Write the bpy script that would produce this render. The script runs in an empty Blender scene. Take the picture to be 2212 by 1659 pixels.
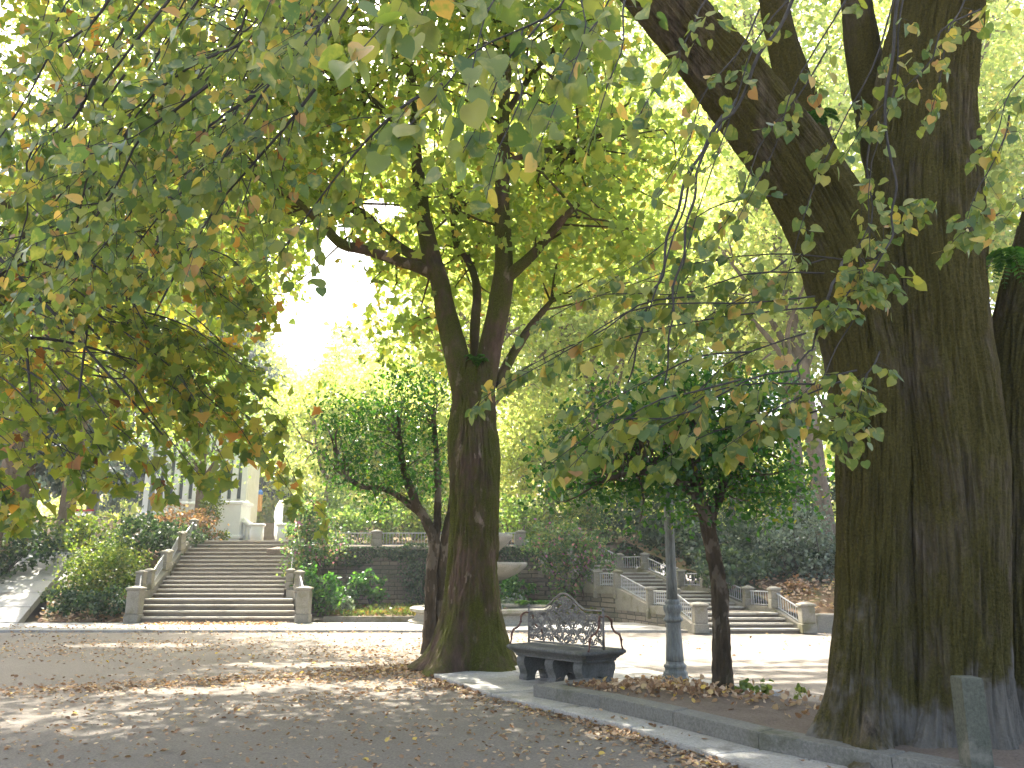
import bpy, math, random
import numpy as np
from mathutils import Vector

# ------------------------------------------------------------------ camera, sky, sun, exposure
C = bpy.context.scene.collection
scn = bpy.context.scene
R_ = math.radians
CAM_H, PITCH, F = 1.65, R_(13.05), 1736.0          # F in pixels of a 2212-wide frame
SUN_EL, SUN_AZ = R_(54), R_(22)                    # azimuth: degrees left of straight ahead

cd = bpy.data.cameras.new('camera'); cam = bpy.data.objects.new('camera', cd); C.objects.link(cam)
cam.location = (0, 0, CAM_H); cam.rotation_euler = (math.pi/2 + PITCH, 0, 0)
cd.sensor_width = 36; cd.lens = F/2212*36; cd.clip_start = .05; cd.clip_end = 2000
scn.camera = cam
w = bpy.data.worlds.new('World'); scn.world = w; w.use_nodes = True
nt = w.node_tree; bg = nt.nodes['Background']
sky = nt.nodes.new('ShaderNodeTexSky'); sky.sky_type = 'NISHITA'; sky.sun_disc = False
sky.sun_elevation = SUN_EL; sky.sun_rotation = -SUN_AZ; sky.air_density = 1.0; sky.dust_density = 6.0; sky.ozone_density = 1.0
nt.links.new(sky.outputs[0], bg.inputs[0]); bg.inputs[1].default_value = .15
sd = bpy.data.lights.new('sun', 'SUN'); so = bpy.data.objects.new('sun', sd); C.objects.link(so)
sd.energy = 4.4; sd.angle = R_(.53); sd.color = (1, .94, .84)
SUN = Vector((-math.sin(SUN_AZ)*math.cos(SUN_EL), math.cos(SUN_AZ)*math.cos(SUN_EL), math.sin(SUN_EL)))
so.rotation_euler = SUN.to_track_quat('Z', 'Y').to_euler(); so.location = (-20, 50, 60)
scn.view_settings.view_transform = 'Standard'; scn.view_settings.look = 'None'
scn.view_settings.exposure = 2.5; scn.view_settings.gamma = 1
try:
    cy = scn.cycles
    cy.max_bounces = 7; cy.diffuse_bounces = 4; cy.glossy_bounces = 2; cy.transmission_bounces = 5; cy.transparent_max_bounces = 4
    cy.use_denoising = True; cy.sample_clamp_indirect = 6; cy.caustics_reflective = False; cy.caustics_refractive = False
except Exception: pass

rng = np.random.default_rng(7); random.seed(7)

# ------------------------------------------------------------------ maths helpers
def ray(px, py):
    xc = (px-1106)/F; yc = (829.5-py)/F
    return np.array([xc, math.cos(PITCH)-yc*math.sin(PITCH), math.sin(PITCH)+yc*math.cos(PITCH)])
def P(px, py, Y):                                   # the place at depth Y seen at a pixel of the photograph
    d = ray(px, py); t = Y/d[1]; return np.array([0, 0, CAM_H])+d*t
def G(px, py, z=0.0):                               # the place at height z seen at a pixel
    d = ray(px, py); t = (z-CAM_H)/d[2]; return np.array([0, 0, CAM_H])+d*t
def proj(p):
    p = np.atleast_2d(p); q = p-np.array([0, 0, CAM_H])
    fw = q[:, 1]*math.cos(PITCH)+q[:, 2]*math.sin(PITCH); up = -q[:, 1]*math.sin(PITCH)+q[:, 2]*math.cos(PITCH)
    fw = np.where(np.abs(fw) < 1e-3, 1e-3, fw)
    return 1106+F*q[:, 0]/fw, 829.5-F*up/fw, fw
def nrm(v): return v/np.maximum(np.linalg.norm(v, axis=-1, keepdims=True), 1e-9)
def vnoise(p, seed=0):
    p = np.asarray(p, float); i = np.floor(p).astype(np.int64); f = p-i; u = f*f*(3-2*f)
    def h(a):
        k = (a[..., 0]*73856093) ^ (a[..., 1]*19349663) ^ (a[..., 2]*83492791) ^ (seed*2654435761)
        k = k & 0xffffffff; k = ((k ^ (k >> 15))*2246822519) & 0xffffffff; k = ((k ^ (k >> 13))*3266489917) & 0xffffffff
        return ((k ^ (k >> 16)) & 0xffffff)/float(0xffffff)*2-1
    r = 0
    for dx in (0, 1):
        for dy in (0, 1):
            for dz in (0, 1):
                wt = (u[..., 0] if dx else 1-u[..., 0])*(u[..., 1] if dy else 1-u[..., 1])*(u[..., 2] if dz else 1-u[..., 2])
                r = r+wt*h(i+np.array([dx, dy, dz]))
    return r
def fbm(p, o=3, seed=0):
    r = 0; a = 1
    for k in range(o): r = r+a*vnoise(np.asarray(p)*2**k, seed+k*17); a *= .5
    return r
def smooth_path(pts, rad, m):
    pts = np.asarray(pts, float); rad = np.asarray(rad, float); n = len(pts)
    if n == 2:
        t = np.linspace(0, 1, m)[:, None]; return pts[0]*(1-t)+pts[1]*t, rad[0]*(1-t[:, 0])+rad[1]*t[:, 0]
    A = np.vstack([2*pts[0]-pts[1], pts, 2*pts[-1]-pts[-2]])
    u = np.linspace(0, n-1, m); i = np.minimum(u.astype(int), n-2); f = (u-i)[:, None]
    p0, p1, p2, p3 = A[i], A[i+1], A[i+2], A[i+3]
    q = .5*(2*p1+(p2-p0)*f+(2*p0-5*p1+4*p2-p3)*f*f+(3*p1-p0-3*p2+p3)*f**3)
    return q, np.interp(u, np.arange(n), rad)
def frames(p):
    T = nrm(np.gradient(p, axis=0)); m = len(p); N = np.zeros_like(p)
    a = np.array([1., 0, 0]) if abs(T[0][0]) < .9 else np.array([0, 1., 0])
    n = a-T[0]*a.dot(T[0]); n /= np.linalg.norm(n)
    for k in range(m):
        n = n-T[k]*n.dot(T[k]); l = np.linalg.norm(n); n = n/l if l > 1e-6 else N[k-1]; N[k] = n
    return T, N, np.cross(T, N)

# ------------------------------------------------------------------ mesh helpers
class MB:
    def __init__(s): s.v = []; s.f = []; s.m = []; s.n = 0
    def add(s, v, faces, mi=0):
        v = np.asarray(v, float).reshape(-1, 3)
        for a in faces:
            a = np.atleast_2d(np.asarray(a, np.int64))
            if a.size: s.f.append(a+s.n); s.m.append(np.full(len(a), mi, np.int32))
        s.v.append(v); s.n += len(v); return s
    def box(s, c, size, rz=0, taper=1.0, mi=0, bev=0.0):
        sx, sy, sz = [q/2 for q in size]; L = []
        levels = [(-sz, 1, 0), (sz, taper, 0)] if not bev else [(-sz, 1, bev), (-sz+bev, 1, 0), (sz-bev, taper, 0), (sz, taper, bev)]
        for z, t, b in levels:
            x, y, k = sx*t-b, sy*t-b, max(bev, 0)
            if bev: L += [(-x+k, -y, z), (x-k, -y, z), (x, -y+k, z), (x, y-k, z), (x-k, y, z), (-x+k, y, z), (-x, y-k, z), (-x, -y+k, z)]
            else: L += [(-x, -y, z), (x, -y, z), (x, y, z), (-x, y, z)]
        V = np.array(L); ca, sa = math.cos(rz), math.sin(rz)
        V = np.c_[V[:, 0]*ca-V[:, 1]*sa, V[:, 0]*sa+V[:, 1]*ca, V[:, 2]]+np.asarray(c, float)
        k = 8 if bev else 4; m = len(levels)
        q = [[a*k+i, a*k+(i+1) % k, (a+1)*k+(i+1) % k, (a+1)*k+i] for a in range(m-1) for i in range(k)]
        return s.add(V, [q, [list(range(k))[::-1]], [[(m-1)*k+i for i in range(k)]]], mi)
    def hexa(s, b, t, mi=0):                          # bottom quad b, top quad t (counter-clockwise seen from above)
        V = np.vstack([b, t]); return s.add(V, [[[3, 2, 1, 0], [4, 5, 6, 7], [0, 1, 5, 4], [1, 2, 6, 5], [2, 3, 7, 6], [3, 0, 4, 7]]], mi)
    def prism(s, poly, z0, z1, mi=0):
        poly = np.asarray(poly, float); n = len(poly)
        if np.sum(poly[:, 0]*np.roll(poly[:, 1], -1)-np.roll(poly[:, 0], -1)*poly[:, 1]) < 0: poly = poly[::-1]
        V = np.vstack([np.c_[poly, np.full(n, z0)], np.c_[poly, np.full(n, z1)]])
        q = [[i, (i+1) % n, n+(i+1) % n, n+i] for i in range(n)]
        return s.add(V, [q, [list(range(n))[::-1]], [[n+i for i in range(n)]]], mi)
    def tube(s, pts, rad, n=6, m=None, cap=True, mi=0, flat=1.0):
        p, r = smooth_path(pts, rad, m or max(2, len(pts)*2)); T, N, B = frames(p); m = len(p)
        th = np.arange(n)/n*2*math.pi
        V = p[:, None]+r[:, None, None]*(N[:, None]*np.cos(th)[None, :, None]*flat+B[:, None]*np.sin(th)[None, :, None])
        i, j = np.meshgrid(np.arange(m-1), np.arange(n), indexing='ij'); j2 = (j+1) % n
        q = np.stack([i*n+j, i*n+j2, (i+1)*n+j2, (i+1)*n+j], -1).reshape(-1, 4)
        fs = [q]
        if cap: fs += [[list(range(n))[::-1]], [[(m-1)*n+k for k in range(n)]]]
        return s.add(V.reshape(-1, 3), fs, mi)
    def lathe(s, prof, c=(0, 0, 0), n=24, cap=True, mi=0, lobes=0, lamp=0.0):
        prof = np.asarray(prof, float); th = np.arange(n)/n*2*math.pi; rr = 1+lamp*np.cos(th*lobes)
        V = np.stack([prof[:, 0:1]*np.cos(th)*rr, prof[:, 0:1]*np.sin(th)*rr, np.repeat(prof[:, 1:2], n, 1)], -1)+np.asarray(c, float)
        m = len(prof); i, j = np.meshgrid(np.arange(m-1), np.arange(n), indexing='ij'); j2 = (j+1) % n
        q = np.stack([i*n+j, i*n+j2, (i+1)*n+j2, (i+1)*n+j], -1).reshape(-1, 4); fs = [q]
        if cap: fs += [[list(range(n))[::-1]], [[(m-1)*n+k for k in range(n)]]]
        return s.add(V.reshape(-1, 3), fs, mi)
    def rings(s, loops, mi=0):                        # closed loops of equal length stacked, capped
        n = len(loops[0]); V = np.vstack(loops); m = len(loops)
        q = [[a*n+i, a*n+(i+1) % n, (a+1)*n+(i+1) % n, (a+1)*n+i] for a in range(m-1) for i in range(n)]
        return s.add(V, [q, [list(range(n))[::-1]], [[(m-1)*n+i for i in range(n)]]], mi)
    def build(s, name, mats, parent=None, smooth=False):
        V = np.vstack(s.v); off = np.zeros(3); q = parent
        while q is not None: off += np.array(q.location); q = q.parent
        V = V-off
        me = bpy.data.meshes.new(name); me.vertices.add(len(V)); me.vertices.foreach_set('co', V.astype(np.float32).ravel())
        lv = np.concatenate([a.ravel() for a in s.f]); lt = np.concatenate([np.full(len(a), a.shape[1]) for a in s.f]); ls = np.r_[0, np.cumsum(lt)[:-1]]
        me.loops.add(len(lv)); me.loops.foreach_set('vertex_index', lv.astype(np.int32))
        me.polygons.add(len(lt)); me.polygons.foreach_set('loop_start', ls.astype(np.int32)); me.polygons.foreach_set('loop_total', lt.astype(np.int32))
        for mm in (mats if isinstance(mats, (list, tuple)) else [mats]): me.materials.append(mm)
        me.polygons.foreach_set('material_index', np.concatenate(s.m))
        me.polygons.foreach_set('use_smooth', np.full(len(lt), smooth))
        me.update(calc_edges=True); me.validate()
        o = bpy.data.objects.new(name, me); C.objects.link(o)
        if parent is not None: o.parent = parent
        return o
def tag(o, label=None, cat=None, group=None, kind=None):
    if label: o['label'] = label
    if cat: o['category'] = cat
    if group: o['group'] = group
    if kind: o['kind'] = kind
    return o
def thing(name, label, cat, loc=(0, 0, 0), group=None):
    o = bpy.data.objects.new(name, None); C.objects.link(o); o.location = tuple(float(q) for q in loc); o.empty_display_size = .2
    return tag(o, label, cat, group)

# ------------------------------------------------------------------ materials
def newmat(name):
    m = bpy.data.materials.new(name); m.use_nodes = True; t = m.node_tree; b = t.nodes['Principled BSDF']
    return m, t, b
def ramp(t, fac, stops, interp='LINEAR'):
    r = t.nodes.new('ShaderNodeValToRGB'); r.color_ramp.interpolation = interp; e = r.color_ramp.elements
    while len(e) < len(stops): e.new(.5)
    for k, (p, c) in enumerate(stops): e[k].position = p; e[k].color = (*c, 1)
    t.links.new(fac, r.inputs[0]); return r.outputs[0]
def noise(t, vec, scale, detail=4, rough=.6):
    n = t.nodes.new('ShaderNodeTexNoise'); n.inputs['Scale'].default_value = scale; n.inputs['Detail'].default_value = detail; n.inputs['Roughness'].default_value = rough
    if vec is not None: t.links.new(vec, n.inputs['Vector'])
    return n.outputs[0]
def mapped(t, sc=(1, 1, 1)):
    tc = t.nodes.new('ShaderNodeTexCoord'); mp = t.nodes.new('ShaderNodeMapping'); mp.inputs['Scale'].default_value = sc
    t.links.new(tc.outputs['Object'], mp.inputs[0]); return mp.outputs[0]
def mixc(t, f, a, b, mode='MIX'):
    m = t.nodes.new('ShaderNodeMix'); m.data_type = 'RGBA'; m.blend_type = mode
    for sock, v in ((m.inputs[0], f), (m.inputs[6], a), (m.inputs[7], b)):
        if isinstance(v, (int, float)): sock.default_value = v
        elif isinstance(v, tuple): sock.default_value = (*v, 1)
        else: t.links.new(v, sock)
    return m.outputs[2]
def bump(t, h, b, strength, dist=.02):
    n = t.nodes.new('ShaderNodeBump'); n.inputs['Strength'].default_value = strength; n.inputs['Distance'].default_value = dist
    t.links.new(h, n.inputs['Height']); t.links.new(n.outputs[0], b.inputs['Normal'])
def stone(name, c1, c2, scale=3, rough=.9, bmp=.5, stretch=(1, 1, 1), moss=None, moss_amt=.5, dist=.02, fine=40):
    m, t, b = newmat(name); v = mapped(t, stretch)
    big = noise(t, v, scale, 6); fn = noise(t, v, fine, 5, .7)
    col = ramp(t, big, [(.3, c1), (.7, c2)])
    col = mixc(t, .55, col, ramp(t, fn, [(.25, tuple(x*.45 for x in c1)), (.75, tuple(min(1, x*1.5) for x in c2))]))
    if moss:
        mk = noise(t, v, scale*.7, 7, .65); mk = ramp(t, mk, [(moss_amt, (0, 0, 0)), (moss_amt+.13, (1, 1, 1))])
        col = mixc(t, mk, col, moss)
    t.links.new(col, b.inputs['Base Color']); b.inputs['Roughness'].default_value = rough; b.inputs['Specular IOR Level'].default_value = .25
    bump(t, fn, b, bmp, dist); return m
def bark(name, c1, c2, moss, amt, sc=(1, 1, .18), scale=9, patch=None, patch_pos=.62, worn=None):
    m, t, b = newmat(name); v = mapped(t, sc); v1 = mapped(t)
    a = noise(t, v, scale, 8, .7); f = noise(t, v1, 45, 5, .75)
    col = ramp(t, a, [(.32, c1), (.66, c2)])
    if patch: col = mixc(t, ramp(t, noise(t, mapped(t, (1, 1, .6)), 4.5, 4, .5), [(patch_pos, (0, 0, 0)), (patch_pos+.03, (1, 1, 1))]), col, patch)
    mk = noise(t, mapped(t, (1, 1, .45)), 1.7, 6, .7); mk = ramp(t, mk, [(amt, (0, 0, 0)), (amt+.16, (1, 1, 1))])
    if worn:
        sp = t.nodes.new('ShaderNodeSeparateXYZ'); t.links.new(v1, sp.inputs[0]); mr = t.nodes.new('ShaderNodeMapRange'); mr.inputs[1].default_value = .1; mr.inputs[2].default_value = 1.7; mr.inputs[3].default_value = .20; mr.inputs[4].default_value = -.10
        t.links.new(sp.outputs[2], mr.inputs[0]); ad = t.nodes.new('ShaderNodeMath'); ad.operation = 'ADD'; t.links.new(noise(t, mapped(t, (1, 1, .7)), 1.5, 5, .6), ad.inputs[0]); t.links.new(mr.outputs[0], ad.inputs[1])
        wm = ramp(t, ad.outputs[0], [(.56, (0, 0, 0)), (.65, (.9, .9, .9))]); mk = mixc(t, wm, mk, (0, 0, 0)); col = mixc(t, wm, col, mixc(t, a, tuple(x*.35 for x in worn), tuple(x*1.4 for x in worn)))
    mossc = ramp(t, f, [(.3, tuple(x*.4 for x in moss)), (.72, tuple(x*1.5 for x in moss))])
    col = mixc(t, mk, col, mossc)
    t.links.new(col, b.inputs['Base Color']); b.inputs['Roughness'].default_value = .95; b.inputs['Specular IOR Level'].default_value = .15
    h = t.nodes.new('ShaderNodeMath'); h.operation = 'ADD'; t.links.new(a, h.inputs[0]); t.links.new(f, h.inputs[1])
    bump(t, h.outputs[0], b, .9, .03); return m
def leafmat(name, stops, gain=(1.6, 1.5, .7), trans=.5, rough=.45, spec=.4, edge=None):
    m, t, b = newmat(name); g = t.nodes.new('ShaderNodeNewGeometry')
    col = ramp(t, g.outputs['Random Per Island'], stops)
    if edge:
        n = noise(t, mapped(t), 14, 3); col = mixc(t, ramp(t, n, [(.54, (0, 0, 0)), (.68, (1, 1, 1))]), col, edge)
    t.links.new(col, b.inputs['Base Color']); b.inputs['Roughness'].default_value = rough; b.inputs['Specular IOR Level'].default_value = spec
    tr = t.nodes.new('ShaderNodeBsdfTranslucent'); t.links.new(mixc(t, 1.0, col, gain, 'MULTIPLY'), tr.inputs[0])
    mx = t.nodes.new('ShaderNodeMixShader'); mx.inputs[0].default_value = trans
    t.links.new(b.outputs[0], mx.inputs[1]); t.links.new(tr.outputs[0], mx.inputs[2])
    t.links.new(mx.outputs[0], t.nodes['Material Output'].inputs[0]); return m
def plain(name, c, rough=.5, metal=0, var=.25, scale=8):
    m, t, b = newmat(name); n = noise(t, mapped(t), scale, 5)
    t.links.new(ramp(t, n, [(.3, tuple(x*(1-var) for x in c)), (.7, tuple(min(1, x*(1+var)) for x in c))]), b.inputs['Base Color'])
    b.inputs['Roughness'].default_value = rough; b.inputs['Metallic'].default_value = metal; return m

M = {}
def ground_mat():
    m, t, b = newmat('gravel'); v = mapped(t); big = noise(t, v, .35, 5); f = noise(t, v, 38, 5, .85); md = noise(t, v, 5, 6, .7)
    col = ramp(t, big, [(.3, (.155, .136, .112)), (.7, (.21, .188, .158))])
    col = mixc(t, .5, col, ramp(t, f, [(.32, (.04, .034, .027)), (.68, (.36, .32, .265))]))
    col = mixc(t, ramp(t, md, [(.5, (0, 0, 0)), (.75, (.6, .6, .6))]), col, (.16, .13, .10))
    t.links.new(col, b.inputs['Base Color']); b.inputs['Roughness'].default_value = .95; b.inputs['Specular IOR Level'].default_value = .2
    h = t.nodes.new('ShaderNodeMath'); h.operation = 'ADD'; t.links.new(f, h.inputs[0]); t.links.new(md, h.inputs[1]); bump(t, h.outputs[0], b, .8, .02); return m
def wall_mat():
    m, t, b = newmat('coursed_stone'); tc = t.nodes.new('ShaderNodeTexCoord'); sp = t.nodes.new('ShaderNodeSeparateXYZ'); cb = t.nodes.new('ShaderNodeCombineXYZ')
    ad = t.nodes.new('ShaderNodeMath'); ad.operation = 'ADD'
    t.links.new(tc.outputs['Object'], sp.inputs[0]); t.links.new(sp.outputs[0], ad.inputs[0]); t.links.new(sp.outputs[1], ad.inputs[1])
    t.links.new(ad.outputs[0], cb.inputs[0]); t.links.new(sp.outputs[2], cb.inputs[1])
    nz = noise(t, cb.outputs[0], 2.2, 3); wp = mixc(t, .06, cb.outputs[0], nz, 'ADD')
    br = t.nodes.new('ShaderNodeTexBrick'); t.links.new(wp, br.inputs[0]); br.inputs['Scale'].default_value = 1; br.inputs['Brick Width'].default_value = .46; br.inputs['Row Height'].default_value = .155
    br.inputs['Mortar Size'].default_value = .02; br.inputs['Mortar Smooth'].default_value = .4; br.inputs['Color1'].default_value = (.29, .235, .17, 1); br.inputs['Color2'].default_value = (.11, .092, .07, 1); br.inputs['Mortar'].default_value = (.035, .03, .025, 1); br.squash = .7; br.offset = .4
    f = noise(t, cb.outputs[0], 18, 6, .7); col = mixc(t, .32, br.outputs[0], ramp(t, f, [(.3, (.07, .062, .05)), (.7, (.26, .235, .19))]))
    st = noise(t, cb.outputs[0], 1.1, 5, .6); col = mixc(t, ramp(t, st, [(.5, (0, 0, 0)), (.7, (.8, .8, .8))]), col, (.06, .07, .04))
    t.links.new(col, b.inputs['Base Color']); b.inputs['Roughness'].default_value = .95
    h = t.nodes.new('ShaderNodeMath'); h.operation = 'SUBTRACT'; t.links.new(f, h.inputs[0]); t.links.new(br.outputs[1], h.inputs[1]); bump(t, h.outputs[0], b, .9, .04); return m
M['gravel'] = ground_mat(); M['wall'] = wall_mat()
M['soil'] = stone('soil', (.10, .075, .055), (.19, .15, .115), 3, .97, .9, dist=.03)
M['litter_soil'] = stone('leafy_soil', (.10, .07, .04), (.20, .13, .07), 2.2, .97, .9, moss=(.09, .11, .03), moss_amt=.52, dist=.05)
M['pave'] = stone('paving', (.25, .24, .215), (.36, .345, .315), 1.6, .85, .35, moss=(.13, .115, .09), moss_amt=.54)
M['kerb'] = stone('kerb_stone', (.115, .11, .095), (.185, .178, .155), 2.5, .85, .4, moss=(.075, .078, .045), moss_amt=.52)
M['bench_stone'] = stone('bench_stone', (.075, .075, .072), (.14, .14, .13), 4, .85, .4, moss=(.07, .075, .06), moss_amt=.52)
M['granite'] = stone('granite', (.165, .15, .12), (.26, .24, .195), 2.2, .9, .4, moss=(.14, .13, .07), moss_amt=.52)
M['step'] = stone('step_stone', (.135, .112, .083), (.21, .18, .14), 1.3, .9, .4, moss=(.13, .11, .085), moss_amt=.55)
M['tread'] = stone('sunlit_tread', (.30, .275, .23), (.42, .39, .33), 1.8, .85, .3, moss=(.20, .17, .13), moss_amt=.56)  # paler than the risers: sun on the tread edges is put into the colour
M['fountain'] = stone('fountain_stone', (.20, .185, .15), (.31, .29, .24), 2.5, .85, .3, moss=(.15, .16, .08), moss_amt=.54)
M['white'] = plain('white_paint', (.80, .80, .80), .6, 0, .05, 3)
M['white2'] = plain('cream_render', (.74, .73, .71), .7, 0, .08, 2)
M['glass'] = plain('dark_glass', (.10, .12, .14), .15, 0, .2, 2)
M['iron'] = plain('old_iron', (.17, .16, .145), .55, .3, .35, 12)
M['rusty'] = plain('rusty_iron', (.15, .075, .055), .65, .2, .5, 16)
M['railing'] = plain('grey_rail_paint', (.36, .36, .355), .5, .1, .2, 9)
M['lamp'] = stone('lamp_metal', (.12, .13, .118), (.22, .23, .215), 5, .55, .25, (1, 1, .2), moss=(.14, .13, .10), moss_amt=.56)
M['bollard'] = stone('mossy_concrete', (.062, .068, .048), (.12, .12, .09), 4, .9, .4, moss=(.19, .175, .14), moss_amt=.54)
M['water'] = plain('water', (.04, .05, .045), .05, 0, .2, 2)
M['b_linden'] = bark('linden_bark', (.026, .020, .014), (.175, .14, .10), (.084, .072, .020), .33, (1, 1, .14), 16, worn=(.20, .185, .16))
M['b_plane'] = bark('plane_bark', (.055, .036, .024), (.15, .10, .07), (.08, .082, .016), .39, (1, 1, .4), 6, patch=(.27, .20, .155), patch_pos=.63)
M['b_cam'] = bark('camellia_bark', (.05, .04, .026), (.12, .092, .06), (.055, .058, .018), .52, (1, 1, .4), 7, patch=(.185, .15, .11), patch_pos=.55)
M['twig'] = plain('twig_bark', (.045, .040, .036), .9, 0, .4, 14)
M['b_far'] = bark('far_bark', (.10, .075, .05), (.24, .19, .14), (.08, .085, .03), .58, (1, 1, .4), 5)
Y_, O_, RB = (.46, .33, .06), (.44, .20, .05), (.17, .06, .03)
M['l_linden'] = leafmat('linden_leaf', [(0, (.08, .14, .065)), (.35, (.13, .19, .055)), (.66, (.18, .22, .06)), (.86, (.26, .28, .07)), (.91, (.46, .37, .10)), (.97, (.50, .32, .13)), (1, (.30, .16, .08))], (1.7, 1.7, .75), .5, .38, .5, edge=(.30, .30, .09))
M['l_plane'] = leafmat('plane_leaf', [(0, (.09, .145, .04)), (.45, (.17, .225, .055)), (.76, (.28, .32, .06)), (.91, (.42, .34, .07)), (.97, O_), (1, RB)], (1.65, 1.65, .75), .55, .45, .35, edge=(.30, .27, .06))
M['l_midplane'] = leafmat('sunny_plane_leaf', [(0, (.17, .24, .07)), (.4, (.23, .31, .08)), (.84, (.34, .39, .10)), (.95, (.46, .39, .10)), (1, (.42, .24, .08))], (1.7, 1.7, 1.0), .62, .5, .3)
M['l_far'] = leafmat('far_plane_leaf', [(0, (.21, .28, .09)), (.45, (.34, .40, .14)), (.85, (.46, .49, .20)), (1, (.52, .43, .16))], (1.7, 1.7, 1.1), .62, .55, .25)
M['l_farg'] = leafmat('far_green_leaf', [(0, (.09, .16, .05)), (.5, (.17, .26, .08)), (1, (.30, .37, .11))], (1.6, 1.7, .8), .52, .5, .3)
M['l_cam'] = leafmat('camellia_leaf', [(0, (.022, .072, .022)), (.6, (.05, .125, .03)), (.93, (.10, .19, .04)), (1, (.30, .26, .04))], (1.8, 2.1, .5), .42, .25, .6)
M['l_yew'] = leafmat('yew_leaf', [(0, (.018, .04, .022)), (.6, (.04, .072, .036)), (1, (.11, .145, .07))], (1.5, 1.7, .7), .3, .5, .35)
M['l_cedar'] = leafmat('cedar_needle', [(0, (.05, .075, .075)), (.6, (.085, .115, .105)), (1, (.15, .17, .13))], (1.3, 1.4, 1.1), .4, .6, .3)
M['l_silver'] = leafmat('silver_leaf', [(0, (.09, .13, .09)), (.6, (.16, .20, .15)), (1, (.26, .29, .22))], (1.2, 1.4, .8), .3, .35, .5)
M['l_shrub'] = leafmat('shrub_leaf', [(0, (.06, .10, .025)), (.5, (.12, .17, .045)), (.85, (.22, .25, .07)), (1, (.33, .31, .10))], (1.5, 1.6, .6), .42, .45, .35)
M['l_green'] = leafmat('broad_leaf', [(0, (.03, .10, .03)), (.6, (.07, .17, .045)), (1, (.15, .25, .06))], (1.4, 1.7, .5), .4, .4, .4)
M['l_vine'] = leafmat('vine_leaf', [(0, (.05, .11, .045)), (.55, (.11, .18, .07)), (.86, (.22, .26, .09)), (.92, (.36, .22, .15)), (.97, (.42, .16, .30)), (1, (.38, .12, .38))], (1.4, 1.6, .7), .42, .5, .3)
M['l_rust'] = leafmat('rusty_shrub_leaf', [(0, (.16, .14, .05)), (.5, (.30, .17, .10)), (1, (.46, .30, .20))], (1.4, 1.3, .7), .4, .5, .3)
M['l_red'] = leafmat('red_bedding', [(0, (.08, .14, .04)), (.5, (.16, .20, .05)), (.80, (.20, .19, .06)), (1, (.28, .10, .07))], (1.3, 1.3, .6), .35, .5, .3)
M['l_fallen'] = leafmat('fallen_leaf', [(0, (.17, .10, .06)), (.35, (.30, .19, .11)), (.7, (.42, .30, .19)), (.93, (.52, .41, .29)), (1, (.56, .40, .07))], (1.2, 1.1, .8), .22, .7, .2)
M['yellow'] = plain('yellow_panel', (.62, .58, .06), .5, 0, .1); M['red'] = plain('red_panel', (.60, .06, .07), .5, 0, .1)
M['blue'] = plain('blue_panel', (.06, .22, .55), .5, 0, .1); M['orange'] = plain('orange_panel', (.70, .36, .10), .5, 0, .1)

# ------------------------------------------------------------------ leaves
def tpl_heart():
    m = [(0, .08), (0, .4), (0, .72), (0, 1.08)]; r = [(.27, -.02), (.47, .16), (.5, .42), (.36, .72), (.13, .94)]
    v = m+r+[(-a, b) for a, b in r]; V = np.array([(x, y, .20*abs(x)-.20*(y-.2)**2) for x, y in v])
    def f(o, s): q = [[(0, o, o+1)], [(0, o+1, o+2, 1), (1, o+2, o+3, 2), (2, o+3, o+4, 3)]]; return q if s else [[t[::-1] for t in g] for g in q]
    a, b = f(4, 1), f(9, 0); return V, [a[0]+b[0], a[1]+b[1]]
def tpl_star():
    r = [(.12, -.02), (.47, -.06), (.42, .20), (.66, .40), (.36, .53)]; v = [(0, .28), (0, .02)]+r+[(0, 1.0)]+[(-a, b) for a, b in r[::-1]]
    V = np.array([(x, y, .22*abs(x)**1.3-.22*(y-.3)**2) for x, y in v]); n = len(v)-1
    return V, [[(0, 1+i, 1+(i+1) % n) for i in range(n)]]
def tpl_oval():
    v = [(0, 0), (0, .5), (0, 1), (.26, .28), (.28, .62), (-.26, .28), (-.28, .62)]; V = np.array([(x, y, .35*abs(x)-.15*(y-.3)**2) for x, y in v])
    return V, [[(0, 3, 1), (3, 4, 1), (4, 2, 1), (0, 1, 5), (5, 1, 6), (6, 1, 2)]]
def tpl_kite():
    V = np.array([(0, 0, 0), (.42, .4, .08), (0, 1, -.08), (-.42, .4, .08)]); return V, [[(0, 1, 2), (0, 2, 3)]]
def tpl_lite():
    V = np.array([(0, 0, 0), (.5, .1, .05), (.34, .4, .02), (.05, 1, -.1), (-.38, .55, .04), (-.5, .12, .06)]); return V, [[(0, 1, 2), (0, 2, 4, 5)], [(2, 3, 4)]]
def tpl_blade():
    V = np.array([(.06, 0, 0), (.05, .5, .02), (0, 1, -.12), (-.05, .5, .02), (-.06, 0, 0)]); return V, [[(0, 1, 3, 4)], [(1, 2, 3)]]
def tpl_curl():
    V = np.array([(0, 0, .02), (.38, .2, .16), (.30, .65, .20), (0, 1, .10), (-.34, .6, .22), (-.36, .2, .12), (0, .5, 0)]); return V, [[(6, 0, 1), (6, 1, 2), (6, 2, 3), (6, 3, 4), (6, 4, 5), (6, 5, 0)]]
TP = {k: f() for k, f in dict(heart=tpl_heart, star=tpl_star, oval=tpl_oval, kite=tpl_kite, lite=tpl_lite, blade=tpl_blade, curl=tpl_curl).items()}
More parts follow.
